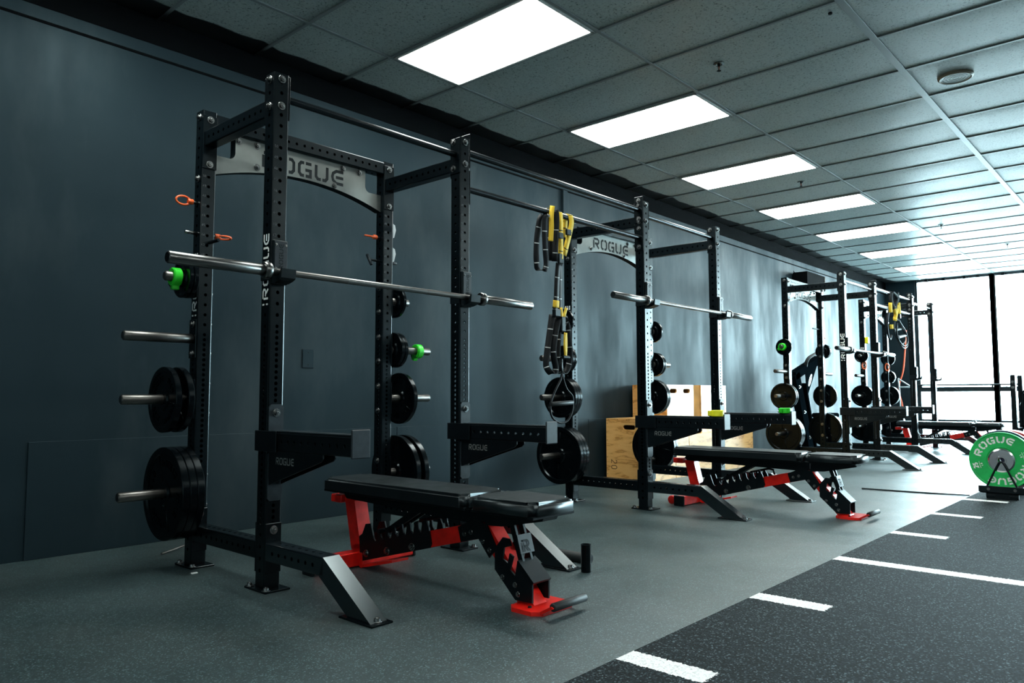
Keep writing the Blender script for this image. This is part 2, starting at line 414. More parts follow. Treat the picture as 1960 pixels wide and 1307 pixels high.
# ---------------------------------------------------------------- lettering (strokes in a unit-high box)
GL = {
 'R': [[(.09,0),(.09,.78)], [(.09,.92),(.70,.92),(.86,.80),(.86,.60),(.72,.46),(.27,.46)], [(.50,.40),(.88,0)]],
 'O': [[(.43,.92),(.22,.92),(.09,.76),(.09,.24),(.22,.08),(.43,.08)], [(.57,.92),(.78,.92),(.91,.76),(.91,.24),(.78,.08),(.57,.08)]],
 'G': [[(.55,.92),(.95,.92)], [(.43,.92),(.22,.92),(.09,.76),(.09,.24),(.22,.08),(.43,.08)], [(.55,.08),(.89,.08),(.89,.47),(.52,.47)]],
 'U': [[(.09,1),(.09,.24),(.22,.08),(.44,.08)], [(.56,.08),(.78,.08),(.91,.24),(.91,1)]],
 'E': [[(.93,.92),(.40,.92),(.15,.74),(.09,.5),(.15,.26),(.40,.08),(.93,.08)], [(.36,.5),(.93,.5)]],
 'L': [[(.12,1),(.12,.08),(.7,.08)]],
 'B': [[(.1,0),(.1,1)], [(.1,.92),(.65,.92),(.75,.75),(.65,.53),(.1,.53)], [(.65,.53),(.85,.3),(.7,.08),(.1,.08)]],
 'H': [[(.1,0),(.1,1)], [(.9,0),(.9,1)], [(.1,.5),(.9,.5)]],
 '0': [[(.3,.92),(.1,.75),(.1,.25),(.3,.08),(.6,.08),(.8,.25),(.8,.75),(.6,.92),(.3,.92)]],
 '1': [[(.2,.8),(.45,.95),(.45,0)]],
 '2': [[(.1,.75),(.25,.92),(.65,.92),(.8,.75),(.8,.6),(.1,.08),(.85,.08)]],
 '3': [[(.1,.85),(.3,.92),(.65,.92),(.8,.72),(.6,.52),(.35,.52)], [(.6,.52),(.82,.3),(.65,.08),(.3,.08),(.1,.18)]],
 '4': [[(.6,0),(.6,.95),(.08,.3),(.88,.3)]],
 '5': [[(.8,.92),(.18,.92),(.15,.52),(.6,.55),(.82,.35),(.65,.08),(.3,.08),(.1,.18)]],
 '6': [[(.75,.9),(.4,.9),(.12,.5),(.12,.25),(.3,.08),(.6,.08),(.8,.28),(.6,.5),(.14,.45)]],
 '7': [[(.08,.92),(.82,.92),(.35,0)]],
 '8': [[(.45,.52),(.15,.7),(.3,.92),(.6,.92),(.75,.7),(.45,.52),(.1,.28),(.3,.08),(.6,.08),(.82,.28),(.45,.52)]],
 '9': [[(.15,.1),(.5,.1),(.78,.5),(.78,.75),(.6,.92),(.3,.92),(.12,.72),(.3,.5),(.76,.55)]],
 'F': [[(.1,0),(.1,.92),(.85,.92)], [(.1,.5),(.7,.5)]],
 '-': [[(.15,.5),(.75,.5)]],
}
def text_lines(t, h, asp=1.05, gap=0.22, wide=None):
    out = []; x = 0
    for ch in t:
        wd = (0.62 if ch.isdigit() else 0.8 if ch in 'LFB' else asp)
        if ch == ' ': x += 0.5; continue
        for ln in GL[ch]: out.append([(x+p[0]*wd, p[1]) for p in ln])
        x += wd+gap*(0.6 if ch.isdigit() else 1)
    x -= gap
    return [[(h*a, h*b) for a, b in ln] for ln in out], x*h
def densify(lines, step):
    o = []
    for ln in lines:
        q = [ln[0]]
        for a, b in zip(ln, ln[1:]):
            n = max(1, int(math.hypot(b[0]-a[0], b[1]-a[1])/step))
            q += [(a[0]+(b[0]-a[0])*k/n, a[1]+(b[1]-a[1])*k/n) for k in range(1, n+1)]
        o.append(q)
    return o

# ================================================================ THE ROOM
mb = MB(); mb.box((BACK_X, 0, -0.1), (WX+0.1, -ROOM_D, 0)); struct(mb.build('floor', M['floor']))
mb = MB(); mb.box((BACK_X-0.1, 0.12, -0.1), (WX+0.1, 0, 3.3)); struct(mb.build('wall_left', M['wall']))
mb = MB(); mb.box((BACK_X-0.1, -ROOM_D, -0.1), (WX+0.1, -ROOM_D-0.12, 3.3)); struct(mb.build('wall_right', M['wall']))
mb = MB(); mb.box((BACK_X-0.12, 0, -0.1), (BACK_X, -ROOM_D, 3.3)); struct(mb.build('wall_back', M['white_paint']))  # unseen wall, painted pale to throw light onto the rack lettering
# end wall: dark return beside the wall and a header over the glass
mb = MB(); mb.box((WX, 0, 0), (WX+0.2, -0.53, 3.3)); mb.box((WX, -0.53, CEIL-0.015), (WX+0.2, -ROOM_D, 3.3)); mb.box((WX, -ROOM_D+0.2, 0), (WX+.2, -ROOM_D, CEIL-.015))
struct(mb.build('wall_far', M['wall']))
# black band over the wall paint and the slim black strip under it
mb = MB(); mb.box((BACK_X, 0.0, 2.93), (WX, -0.003, CEIL+0.02)); struct(mb.build('trim_1', M['blackmatte']))
mb = MB(); mb.box((BACK_X, 0.0, 2.842), (WX, -0.003, 2.858)); struct(mb.build('trim_2', M['blackmatte']))
# kick boards along the foot of the wall
xs = [0.39, 2.83, 5.27, 7.71, 10.15, 12.59, 15.03]
for i, (a, b) in enumerate(zip(xs, xs[1:])):
    mb = MB(); mb.box((a+0.002, 0, 0.0), (b-0.002, -0.007, 0.605), 0.002)
    k = a+0.1
    while k < b-0.05:
        mb.cyl((k, -0.0065, 0.585), (k, -0.0085, 0.585), 0.005, 8); k += 0.4
    struct(mb.build('baseboard_left' if i == 0 else 'baseboard_left.%03d' % i, M['wall']))
mb = MB(); mb.box((4.862, 0, 2.3), (4.935, -0.03, 2.842), 0.004); struct(mb.build('trim_3', M['wall']))
# ceiling: sagging lay-in tiles in a slim metal grid
GX0, GD0, TX, TD = 2.231, 0.640, 0.627, 1.235
LIGHTS = [GX0+3*TX*i for i in range(7)]
def lit(i, j): return j in (0, 4) and (i % 3) == 0 and (-3 if j == 0 else -6) <= i <= 18
mb = MB(); i0 = int((BACK_X-GX0)/TX)-1
for i in range(i0, 22):
    for j in range(-1, 8):
        if lit(i, j): continue
        x0, x1 = GX0+i*TX, GX0+(i+1)*TX; d0, d1 = GD0+j*TD, GD0+(j+1)*TD
        x0, x1, d0, d1 = max(x0, BACK_X), min(x1, WX), max(d0, 0.0), min(d1, ROOM_D)
        if x1-x0 < .02 or d1-d0 < .02: continue
        rx, ry = random.gauss(0, .0015), random.gauss(0, .001); sag = random.uniform(.004, .009); n = 8
        G = [[None]*(n+1) for _ in range(n+1)]
        for a in range(n+1):
            for b in range(n+1):
                u, v = a/n*2-1, b/n*2-1
                z = CEIL+0.006 - sag*(1-u**4)*(1-v**4) + rx*u*.5 + ry*v*.5
                G[a][b] = mb.vert((x0+(x1-x0)*a/n, -(d0+(d1-d0)*b/n), z))
        for a in range(n):
            for b in range(n): mb.face([G[a][b], G[a][b+1], G[a+1][b+1], G[a+1][b]], True)
ceil = struct(mb.build('ceiling', M['tile']))
mb = MB()
for i in range(i0, 23):
    x = GX0+i*TX
    if BACK_X < x < WX: mb.box((x-.010, -0.0, CEIL-.004), (x+.010, -ROOM_D, CEIL+.006), 0.001)
for j in range(0, 8):
    d = GD0+j*TD
    if d < ROOM_D:
        wd = 0.022 if j == 2 else 0.012
        mb.box((BACK_X, -d-wd, CEIL-.005), (WX, -d+wd, CEIL+.005), 0.001)
gm, nt, b = new_mat('ceiling_grid_metal')
b.inputs['Roughness'].default_value = 0.38
tc = N(nt, 'ShaderNodeTexCoord'); s_ = N(nt, 'ShaderNodeSeparateXYZ'); nt.links.new(tc.outputs['Object'], s_.inputs[0])
nt.links.new(ramp(nt, maprange(nt, s_.outputs[1], -0.22, -0.1, 0, 1), [(0, (0.24, 0.26, 0.26)), (1, (0.003, 0.0045, 0.0055))]), b.inputs['Base Color'])
mb.build('grid', gm, ceil)
mb = MB(); mb.box((BACK_X, 0, CEIL+.15), (WX, -ROOM_D, CEIL+.2)); mb.build('deck', M['blackmatte'], ceil)
# light panels; the turf row and rearmost panel are unseen, added for more light
for i, (x, row) in enumerate([(x, 0) for x in LIGHTS]+[(LIGHTS[0]-3*TX, -1)]+[(GX0+3*TX*k, 4) for k in range(-2, 7)]):
    t = thing('ceiling_light', (x+TX/2, -(GD0+max(row, 0)*TD+TD/2), CEIL-.012), 0,
              'unseen lit ceiling panel in the second row, out over the turf' if row > 0 else 'unseen lit ceiling panel nearest the back wall, before the row of racks' if row < 0 else ['nearest lit ceiling panel, over the nearest squat rack', 'second lit ceiling panel from the camera, over the yellow straps', 'third lit ceiling panel from the camera',
               'fourth lit ceiling panel from the camera', 'fifth lit ceiling panel from the camera', 'second farthest lit ceiling panel', 'farthest lit ceiling panel, beside the windows'][i], 'ceiling light', 'unseen lit panels over the turf' if row > 0 else 'lit panels in a row on the ceiling')
    a, d = TX/2-.012, TD/2-.014
    m2 = MB()
    for (p, q) in (((-a, -d), (a, -d+.022)), ((-a, d-.022), (a, d)), ((-a, -d), (-a+.022, d)), ((a-.022, -d), (a, d))): m2.box((*p, 0.002), (*q, .055), .002)
    m2.build('frame', M['white_paint'], t)
    m2 = MB(); m2.box((-a+.016, -d+.016, 0.0), (a-.016, d-.016, .03), .01); m2.build('diffuser', M['lamp'], t)
# windows: storefront glazing on the far wall
ds = [0.53, 1.83, 3.10, 4.37, 5.64, 6.91, 8.18, 9.30]
for i, (a, b_) in enumerate(zip(ds, ds[1:])):
    m2 = MB(); zt = CEIL-.015
    for d in (a, b_): m2.box((WX+.02, -d-.042, 0), (WX+.13, -d+.042, zt), .003)
    for z0, z1 in ((0, .05), (.325, .365), (.895, .985), (zt-.03, zt)): m2.box((WX+.035, -a-.02, z0), (WX+.125, -b_+.02, z1), .003)
    m2.cyl((WX+.0, -a, 1.025), (WX+.0, -b_, 1.025), .016, 12)
    for d in (a+.06, b_-.06): m2.box((WX-.012, -d-.012, .97), (WX+.04, -d+.012, 1.035), .002)
    f = struct(m2.build('window_%d' % (i+1), M['frame']))
    for z0, z1 in ((.05, .335), (.365, .925), (.985, zt-.03)):
        m2 = MB(); m2.box((WX+.075, -a-.028, z0), (WX+.083, -b_+.028, z1)); m2.build('pane', M['glass'], f)
mb = MB(); mb.box((WX+.2, 4, -.12), (WX+40, -30, -.06)); struct(mb.build('ground', M['concrete']))
# turf
TURF_D, TURF_X1 = 3.095, 9.6
mb = MB(); mb.box((BACK_X+.05, -TURF_D, 0.0), (TURF_X1, -7.2, 0.012), .004)
tag(mb.build('turf', M['turf']), 'dark sled turf with white yard lines laid on the rubber floor', 'turf', kind='stuff')

# ================================================================ SQUAT RACKS
RW, YF, YR, HT, W = 1.1684, 1.4392, 0.7525, 2.310, 0.0762
RX = [0.9342, 4.022, 8.4492, 11.4079]
Y0 = 1.1                                   # rack origin, metres out from the wall
def ly(D): return Y0-D
holes = []
z = 1.956+0.0508*6
while z > 1.16: holes.append(z); z -= 0.0508
while z > 0.30: holes.append(z); z -= 0.0254
while z > 0.06: holes.append(z); z -= 0.0508
BOLT = MB(); BOLT.cyl((0,0,0), (0,0,.0035), .019, 20, bv=.001); BOLT.cyl((0,0,.0035), (0,0,.013), .0135, 6, r1=.0125); BOLT.cyl((0,0,.013), (0,0,.0165), .0075, 10, bv=.002)
bolt_src = BOLT.build('bolt', M['bolt']); bolt_mesh = bolt_src.data; bpy.data.objects.remove(bolt_src)
ROT = {'-x': (0, -PI/2, 0), '+x': (0, PI/2, 0), '-y': (PI/2, 0, 0), '+y': (-PI/2, 0, 0)}
def bolt(parent, p, d):
    o = bpy.data.objects.new('bolt', bolt_mesh); col.objects.link(o); o.parent = parent; o.location = p; o.rotation_euler = ROT[d]; return o
def make_rack():
    root = thing('squat_rack', (0, 0, 0))
    for sx in (-1, 1):
        x = sx*RW/2
        for D, front in ((YF, True), (YR, False)):
            mb = MB(); perf_tube(mb, HT-.008, W, W, holes, holes, T=lambda p: Vector((x+p[0], ly(D)+p[1], p[2]+.008)))
            up = mb.build('upright', M['powder'], root)
            m2 = MB(); m2.box((x-.061, ly(D)-.088, 0), (x+.061, ly(D)+.088, .009), .002); m2.build('base_plate', M['powder'], up)
            for sy in (-1, 1): m2 = None; bolt_floor = bpy.data.objects.new('bolt', bolt_mesh); col.objects.link(bolt_floor); bolt_floor.parent = up; bolt_floor.location = (x+.045*sx, ly(D)+.068*sy, .009)
            # numbers beside the holes
            m2 = MB()
            for k in range(9):
                n = str(50-k); zz = 1.956-.0508*k
                ls, wd = text_lines(n, .0125)
                m2.strokes(ls, lambda u, v, d: Vector((x-.030+u, ly(D)-W/2-.0003-d, zz+.004+v)), .0022, .0003)
            m2.build('hole_numbers', M['grey_print'], up)
            fy = ly(D)-W/2
            if front:
                for z in (2.283, 2.158): bolt(up, (x, fy, z), '-y'); bolt(up, (x+sx*W/2, ly(D), z-.004), '-x' if sx < 0 else '+x')
                for a, b in (((x-W/2, fy-.0065, .075), (x+W/2, fy, .288)), ((x-W/2, ly(D)+W/2, .075), (x+W/2, ly(D)+W/2+.0065, .288)),
                             ((x-W/2, ly(D)+W/2, 2.08), (x+W/2, ly(D)+W/2+.0065, 2.296)), ((x-sx*W/2, ly(D)-W/2, 2.10), (x-sx*(W/2+.0065), ly(D)+W/2, 2.305))):
                    m2 = MB(); m2.box(a, b, .002); m2.build('flange', M['powder'], up)
                bolt(up, (x, fy-.0065, .258), '-y')
                for z in (2.283, 2.13): bolt(up, (x-sx*(W/2+.0065), ly(D)+.012, z), '+x' if sx < 0 else '-x')
            else:
                for z0, z1 in ((2.005, 2.285), (.075, .285)):
                    m2 = MB(); m2.box((x-W/2, fy-.0065, z0), (x+W/2, fy, z1), .002); m2.build('flange', M['powder'], up)
                for z in (2.262, 2.028, .258): bolt(up, (x, fy-.0065, z), '-y')
                for z in (2.278, 1.955): bolt(up, (x+sx*W/2, ly(D), z), '-x' if sx < 0 else '+x')
            if sx < 0:
                m2 = MB(); ls, wd = text_lines('ROGUE', .046, gap=.16); k = .30/wd
                m2.strokes([[(-.012, .0), (-.012, .016)], [(-.012, .03), (-.012, .046)]], lambda u, v, d: Vector((x-W/2-.0004-d, ly(D)-.023+v, 1.262+u*k)), .007, .0004)
                m2.strokes(ls, lambda u, v, d: Vector((x-W/2-.0004-d, ly(D)-.023+v, 1.27+u*k)), .0085, .0004)
                lt = m2.build('lettering', M['white'], up); lt['label'] = 'white vertical lettering'
                lt['skip'] = 'front' if front else 'rear'
        # beam from front to rear upright
        y0, y1 = ly(YR)-W/2-.0065, ly(YF)+W/2+.0065; L = y0-y1
        hs = [L/2+.0508*(k-5) for k in range(11)]
        mb = MB(); perf_tube(mb, L, .062, .080, hs, [], T=lambda p: Vector((x+p[0], y1+p[2], 2.158-p[1])))
        mb.build('top_beam', M['powder'], root)
        mb = MB(); perf_tube(mb, L, .0762, .0762, hs, hs, T=lambda p: Vector((x+p[0], y1+p[2], .168-p[1])))
        mb.build('base_beam', M['powder'], root)
        # front foot: beam forward, then a slanted leg to the floor
        y1 = ly(YF)-W/2-.0065; y2 = ly(1.915)
        mb = MB(); hs2 = [.055+.0508*k for k in range(7)]
        perf_tube(mb, y1-y2, .0762, .0762, hs2, hs2, caps=False, T=lambda p: Vector((x+p[0], y1-p[2], .168+p[1])))
        h = W/2; A = [(1.900, .130), (1.930, .206), (2.185, .010), (2.085, .010)]
        pr = [(ly(1.889), .1299), (ly(1.915), .2061), (ly(2.222), .008), (ly(2.080), .008)]
        mb.prism(pr, lambda a, b, d: Vector((x+d, a, b)), -h, h)
        ft = mb.build('front_foot', M['worn'], root)
        m2 = MB(); m2.box((x-.05, ly(2.04), 0), (x+.05, ly(2.245), .008), .002); m2.build('foot_plate', M['powder'], ft)
        b1 = bpy.data.objects.new('bolt', bolt_mesh); col.objects.link(b1); b1.parent = ft; b1.location = (x, ly(2.212), .008)
        # weight pegs on the outside of the rear upright
        for z, ln in ((1.436, .150), (1.130, .335), (.826, .335), (.370, .335)):
            mb = MB(); fx = x+sx*(W/2+.0065)
            mb.cyl((fx, ly(YR), z), (fx+sx*ln, ly(YR), z), .0240, 28, bv=.006)
            pg = mb.build('weight_peg', M['peg'], root)
            m2 = MB(); m2.box((x+sx*W/2, ly(YR)-W/2+.002, z-.098), (fx, ly(YR)+W/2-.002, z+.098), .002); m2.build('peg_flange', M['powder'], pg)
            for dz in (-.075, .075): bolt(pg, (fx, ly(YR), z+dz), '-x' if sx < 0 else '+x'); bolt(pg, (x-sx*W/2, ly(YR), z+dz), '+x' if sx < 0 else '-x')
    # rear top beam with the name plate under it
    a = RW/2-W/2
    hs = [a+.0508*(k-9.5) for k in range(20)]
    mb = MB(); perf_tube(mb, 2*a, .0762, .0762, hs, hs, T=lambda p: Vector((-a+p[2], ly(YR)-p[1], 2.266+p[0])))
    mb.build('rear_beam', M['powder'], root)
    zt, zb, zl = 2.228, 1.992, 2.098; out = [(-a, zb)]
    Rr = (a*a+.092*.092)/(2*.092)
    for k in range(25):
        xx = -a+.03+(2*a-.06)*k/24; out.append((xx, zb+.092-Rr+math.sqrt(Rr*Rr-xx*xx)))
    out += [(a, zb), (a, zl)]
    def corner(sg):
        pts = []
        for k in range(7): t = k/6*PI/2; pts.append((sg*(a-.085-.035*math.sin(t)+0), zl+.035*(1-math.cos(t))))
        return pts
    cr = corner(1); out += cr+[(a-.12, zt)]; cl = corner(-1); out += [(-(a-.12), zt)]+cl[::-1]+[(-a, zl)]
    mb = MB(); yc = ly(YR)
    mb.prism(out, lambda p, q, d: Vector((p, yc-d, q)), -.048, .006)
    # dark cut edge along the rim
    mb.m = [0 if len(f) > 4 else 1 for f in mb.f]
    np_ = mb.build('name_plate', [M['plate_grey'], M['dark']], root); np_['label'] = 'grey arched plate lettered ROGUE'
    m2 = MB(); ls, wd = text_lines('ROGUE', .088)
    m2.strokes(ls, lambda u, v, d: Vector((u-wd/2*1.0, yc-.0062-d, 2.098+v)), .0180, .0006); m2.build('lettering', M['dark'], np_)
    for xx, zz in ((-.30, 2.206), (.26, 2.206), (.38, 2.206), (-.30, 2.086), (.20, 2.090), (-.41, 2.205)): bolt(np_, (xx, yc-.006, zz), '-y')
    mb = MB(); a2 = RW/2-W/2-.0065
    mb.cyl((-a2, ly(YF), 2.212), (a2, ly(YF), 2.212), .0172, 24); mb.build('pull_up_bar', M['powder'], root)
    return root
rack_labels = ['nearest black squat rack, at the left in front of dark wall', 'second black squat rack from the camera, in front of plywood boxes',
               'third black squat rack from the camera, holding the third barbell', 'farthest black squat rack, beside the bright windows']
rack0 = make_rack(); racks = []
for i, x in enumerate(RX):
    if i == 0: r = rack0
    else: r = copy_tree(rack0, skip=((None, 'front', 'rear', 'front')[i], ))
    r.location = (x+RW/2, -Y0, 0)
    tag(r, rack_labels[i], 'squat rack', 'squat racks along the wall'); racks.append(r)
ORD = ['nearest', 'second', 'third', 'farthest']

# bars bridging neighbouring racks
def bridge(i, z, label):
    x0, x1 = RX[i]+RW+W/2, RX[i+1]-W/2; L = x1-x0
    t = thing('pull_up_bar', ((x0+x1)/2, -YF, z), 0, label, 'pull-up bar', 'pull-up bars bridging two racks')
    mb = MB(); mb.cyl((-L/2+.006, 0, 0), (L/2-.006, 0, 0), .0185, 24); mb.build('bar', M['powder'], t)
    for s in (-1, 1):
        m2 = MB(); m2.box((s*L/2, -W/2, -.10), (s*(L/2-.006), W/2, .10), .002); f = m2.build('flange', M['powder'], t)
        for dz in (-.07, .07): bolt(f, (s*(L/2-.006), 0, dz), '+x' if s < 0 else '-x')
bridge(0, 2.245, 'upper round black bar bridging the nearest and second racks')
bridge(0, 2.030, 'lower round black bar bridging the nearest and second racks, hung with yellow straps')
bridge(2, 2.245, 'upper round black bar bridging the third and farthest racks')
bridge(2, 2.030, 'lower round black bar bridging the third and farthest racks')

# J-cups and spotter arms on the front uprights
def make_jcup():
    t = thing('j_cup')
    mb = MB(); mb.box((-.036, -.018, -.030), (.036, -.001, .150), .004); mb.box((-.042, -.001, -.03), (-.0385, .076, .03), .001); mb.box((.0385, -.001, -.03), (.042, .076, .03), .001)
    mb.box((-.036, -.024, -.050), (.036, -.001, -.014), .004)
    pr = [(-.018, -.030), (-.018, -.0155), (-.068, -.0155), (-.081, .012), (-.091, .012), (-.087, -.028), (-.070, -.037), (-.030, -.047)]
    mb.prism(pr, lambda a, b, d: Vector((d, a, b)), -.036, .036)
    body = mb.build('body', M['satin'], t)
    m2 = MB(); m2.box((-.032, -.0225, -.005), (.032, -.018, .146), .004); pad = m2.build('liner', M['uhmw'], t)
    m3 = MB(); ls, wd = text_lines('ROGUE', .020, gap=.16)
    m3.strokes(ls, lambda u, v, d: Vector((.010-v, -.0226-d, .015+u)), .0032, .0004); m3.build('lettering', M['dark'], pad)
    for zz in (.128, .02):
        for xx in (-.024, .024):
            o = bpy.data.objects.new('bolt', bolt_mesh); col.objects.link(o); o.parent = pad; o.location = (xx, -.0225, zz); o.rotation_euler = ROT['-y']; o.scale = (.3, .3, .3)
    return t
ZB = [1.387, 1.541, 1.372, None]
jc0 = make_jcup(); first = True
for i in range(3):
    for s in (0, 1):
        t = jc0 if first else copy_tree(jc0); first = False
        t.location = (RX[i]+s*RW, -(YF+W/2), ZB[i])
        tag(t, 'black J-cup under the %s end of the %s barbell' % (('left', 'right')[s], ('nearest', 'second', 'third')[i]), 'barbell holder', 'J-cups on the front uprights')
for k, s in ((3, 0), (3, 1)):
    t = copy_tree(jc0); t.location = (RX[3]+s*RW, -(YF+W/2), 1.10)
    tag(t, 'empty black J-cup on the %s front upright of the farthest rack' % ('left', 'right')[s], 'barbell holder', 'J-cups on the front uprights')

def make_arm():
    t = thing('spotter_arm'); y = lambda D: YF-D      # local, upright centre at 0
    mb = MB()
    for s in (-1, 1): mb.box((s*(W/2+.0012), y(1.385), .600), (s*(W/2+.0065), y(1.56), .690), .002)
    L = 2.095-1.482; hs = [.10+.0508*k for k in range(10)]
    perf_tube(mb, L, .064, .080, hs, [], T=lambda p: Vector((p[0], y(1.482)-p[2], .645+p[1])))
    mb.build('beam', M['satin'], t)
    m2 = MB(); m2.box((-.030, y(1.50), .685), (-.006, y(2.09), .692), .002); m2.box((.006, y(1.50), .685), (.030, y(2.09), .692), .002); m2.build('top_strip', M['uhmw'], t)
    m2 = MB(); m2.box((-.045, y(2.095), .600), (.045, y(2.104), .712), .004); m2.build('end_plate', M['uhmw'], t)
    m2 = MB()
    def tab(z0, z1):
        pts = [(-.036, z0+.012), (-.024, z0), (.024, z0), (.036, z0+.012), (.036, z1-.012), (.024, z1), (-.024, z1), (-.036, z1-.012)]
        m2.prism(pts, lambda a, b, d: Vector((a, y(YF+W/2+.0015)-d, b)), 0, .008)
    tab(.680, .805); tab(.385, .60); tb = m2.build('mounting_tab', M['uhmw'], t)
    bolt(tb, (0, y(YF+W/2+.0095), .768), '-y')
    m2 = MB(); pr = [(y(1.49), .606), (y(1.895), .606), (y(1.895), .590), (y(1.88), .575), (y(1.535), .470), (y(1.49), .455)]
    for s in (-1, 1): m2.prism(pr, lambda a, b, d: Vector((s*(.026+d), a, b)), 0, .006)
    gs = m2.build('gusset', M['satin'], t)
    m3 = MB(); ls, wd = text_lines('ROGUE', .030); k = .14/wd
    m3.strokes(ls, lambda u, v, d: Vector((-.0323-d, y(1.545+u*k), .548+v)), .0055, .0004)
    lt = m3.build('lettering', M['grey_arm'], gs)
    return t
M['grey_arm'] = plain('pale_print', (0.16, 0.18, 0.18), 0.4)
ar0 = make_arm(); first = True
for i in range(3):
    for s in (0, 1):
        t = ar0 if first else copy_tree(ar0); first = False
        t.location = (RX[i]+s*RW, -YF, 0)
        tag(t, 'black spotter arm on the %s front upright of the %s rack' % (('left', 'right')[s], ORD[i]), 'spotter arm', 'spotter arms on the racks')

# ================================================================ BARBELLS
def make_barbell():
    t = thing('barbell')
    mb = MB(); mb.cyl((-.66, 0, 0), (.66, 0, 0), .0141, 24); mb.build('shaft', M['steel'], t)
    for a, b in ((-.62, -.25), (-.06, .06), (.25, .62)):
        m2 = MB(); m2.cyl((a, 0, 0), (b, 0, 0), .01445, 24); m2.build('knurling', M['peg'], t)
    for s in (-1, 1):
        m2 = MB(); m2.cyl((s*.685, 0, 0), (s*1.1, 0, 0), .0250, 32, bv=.004); sl = m2.build('sleeve', M['steel'], t)
        m3 = MB(); m3.cyl((s*.655, 0, 0), (s*.687, 0, 0), .0370, 32, bv=.004); m3.build('collar_ring', M['steel'], sl)
        m3 = MB(); m3.cyl((s*1.0995, 0, 0), (s*1.1008, 0, 0), .0195, 28); m3.cyl((s*1.10, 0, 0), (s*1.102, 0, 0), .008, 12); m3.build('end_cap', M['dark'], sl)
    return t
bb0 = make_barbell()
for i, (cx, D, z, ry) in enumerate(((1.520, 1.5257, 1.3872, .0012), (4.600, 1.5257, 1.5412, .001), (9.03, 1.53, 1.372, 0))):
    t = bb0 if i == 0 else copy_tree(bb0)
    t.location = (cx, -D, z); t.rotation_euler = (0, ry, 0)
    tag(t, ['nearest bare steel barbell, racked on the nearest squat rack', 'second bare steel barbell, racked on the second squat rack', 'farthest bare steel barbell, racked on the third squat rack'][i], 'barbell', 'barbells racked in a line')

# ================================================================ WEIGHT PLATES
def plate_mesh(r, th):
    mb = MB(); h = th/2; rim = r*.86; hub = max(.05, r*.24); web = h*.52; hr = .0262
    prof = [(hr, -h), (hub, -h), (hub+.008, -web), (rim-.008, -web), (rim, -h), (r-.003, -h), (r, -h+.003), (r, h-.003), (r-.003, h), (rim, h), (rim-.008, web), (hub+.008, web), (hub, h), (hr, h), (hr, -h)]
    mb.lathe(prof[::-1], 56)
    for k in range(2 if r > .14 else 0):           # raised ribs across the face
        for sg in (-1, 1):
            a = k*PI+.9; p0 = Vector((sg*web, (hub)*math.cos(a), hub*math.sin(a))); p1 = Vector((sg*web, (rim-.006)*math.cos(a), (rim-.006)*math.sin(a)))
            mb.tube([p0, p1], .0035, 6)
    return mb
def arc_text(mb, t, R, h, ang, x, wd, flip=1, inward=False, dd=.0012, gap=.22):
    """letters on a disc facing -x, along a circle; ang = middle of the word, degrees, seen from -x with 0 to the right"""
    ls, w_ = text_lines(t, h, gap=gap); ls = densify(ls, h*.25)
    def T(u, v, d):
        a = math.radians(ang) - (u-w_/2)/(R+h/2); rr = R+v
        return Vector((x-d, -rr*math.cos(a), rr*math.sin(a)))
    mb.strokes(ls, T, wd, dd)
PL = {}
def plate_src(kind):
    if kind in PL: return PL[kind]
    r, th = {'45': (.225, .036), '25': (.161, .030), '10': (.111, .025), '5': (.101, .022)}[kind]
    o = plate_mesh(r, th).build('weight_plate', M['iron'])
    if kind in ('45', '25'):
        xx = -(th/2)*.52
        for a, tx in ((90, 'ROGUE'), (270, 'ROGUE'), (180, kind+' LB'), (0, kind+' LB')):
            m2 = MB(); arc_text(m2, tx, r*.59, r*.14, a, xx, r*.027, dd=.003); m2.build('raised_lettering', M['iron'], o)
    PL[kind] = o; o['used'] = 0; return o
SZ = {'45': 'large', '25': 'medium', '10': 'small', '5': 'smallest'}
TH = {'45': .036, '25': .030, '10': .025, '5': .022}
PEGZ = {'top': 1.436, 'third': 1.130, 'second': .826, 'lowest': .370}
# (rack, side, peg, list of (kind, distance of the plate's middle from the upright's face)), outermost first
ST = [
 (0, -1, 'lowest', [('45', .108), ('45', .071), ('45', .034)]),
 (0, -1, 'second', [('25', .128), ('25', .066)]),
 (0, -1, 'top', [('5', .050), ('5', .024)]),
 (0, 1, 'top', [('5', .048)]),
 (0, 1, 'third', [('10', .055), ('10', .028)]),
 (0, 1, 'second', [('25', .090)]),
 (0, 1, 'lowest', [('45', .130), ('45', .064)]),
 (1, -1, 'lowest', [('45', .112), ('45', .074), ('45', .036)]),
 (1, -1, 'second', [('25', .090), ('25', .058), ('25', .027)]),
 (1, -1, 'third', [('10', .060), ('10', .030)]),
 (1, -1, 'top', [('5', .050)]),
 (1, 1, 'top', [('5', .052)]),
 (1, 1, 'third', [('10', .092), ('10', .060)]),
 (1, 1, 'second', [('25', .072), ('25', .038)]),
 (1, 1, 'lowest', [('45', .075), ('45', .036)]),
 (2, -1, 'lowest', [('45', .118), ('45', .078), ('45', .038)]),
 (2, -1, 'second', [('25', .100), ('25', .050)]),
 (2, -1, 'top', [('5', .050)]),
 (2, 1, 'top', [('5', .060), ('5', .030)]),
 (2, 1, 'second', [('25', .062)]),
 (2, 1, 'lowest', [('45', .076), ('45', .036)]),
 (3, -1, 'lowest', [('45', .076), ('45', .036)]),
 (3, -1, 'second', [('25', .070), ('25', .036)]),
 (3, -1, 'top', [('5', .050)]),
 (3, 1, 'top', [('10', .055)]),
 (3, 1, 'third', [('10', .060), ('10', .030)]),
 (3, 1, 'second', [('25', .072), ('25', .038)]),
 (3, 1, 'lowest', [('45', .076), ('45', .036)]),
]
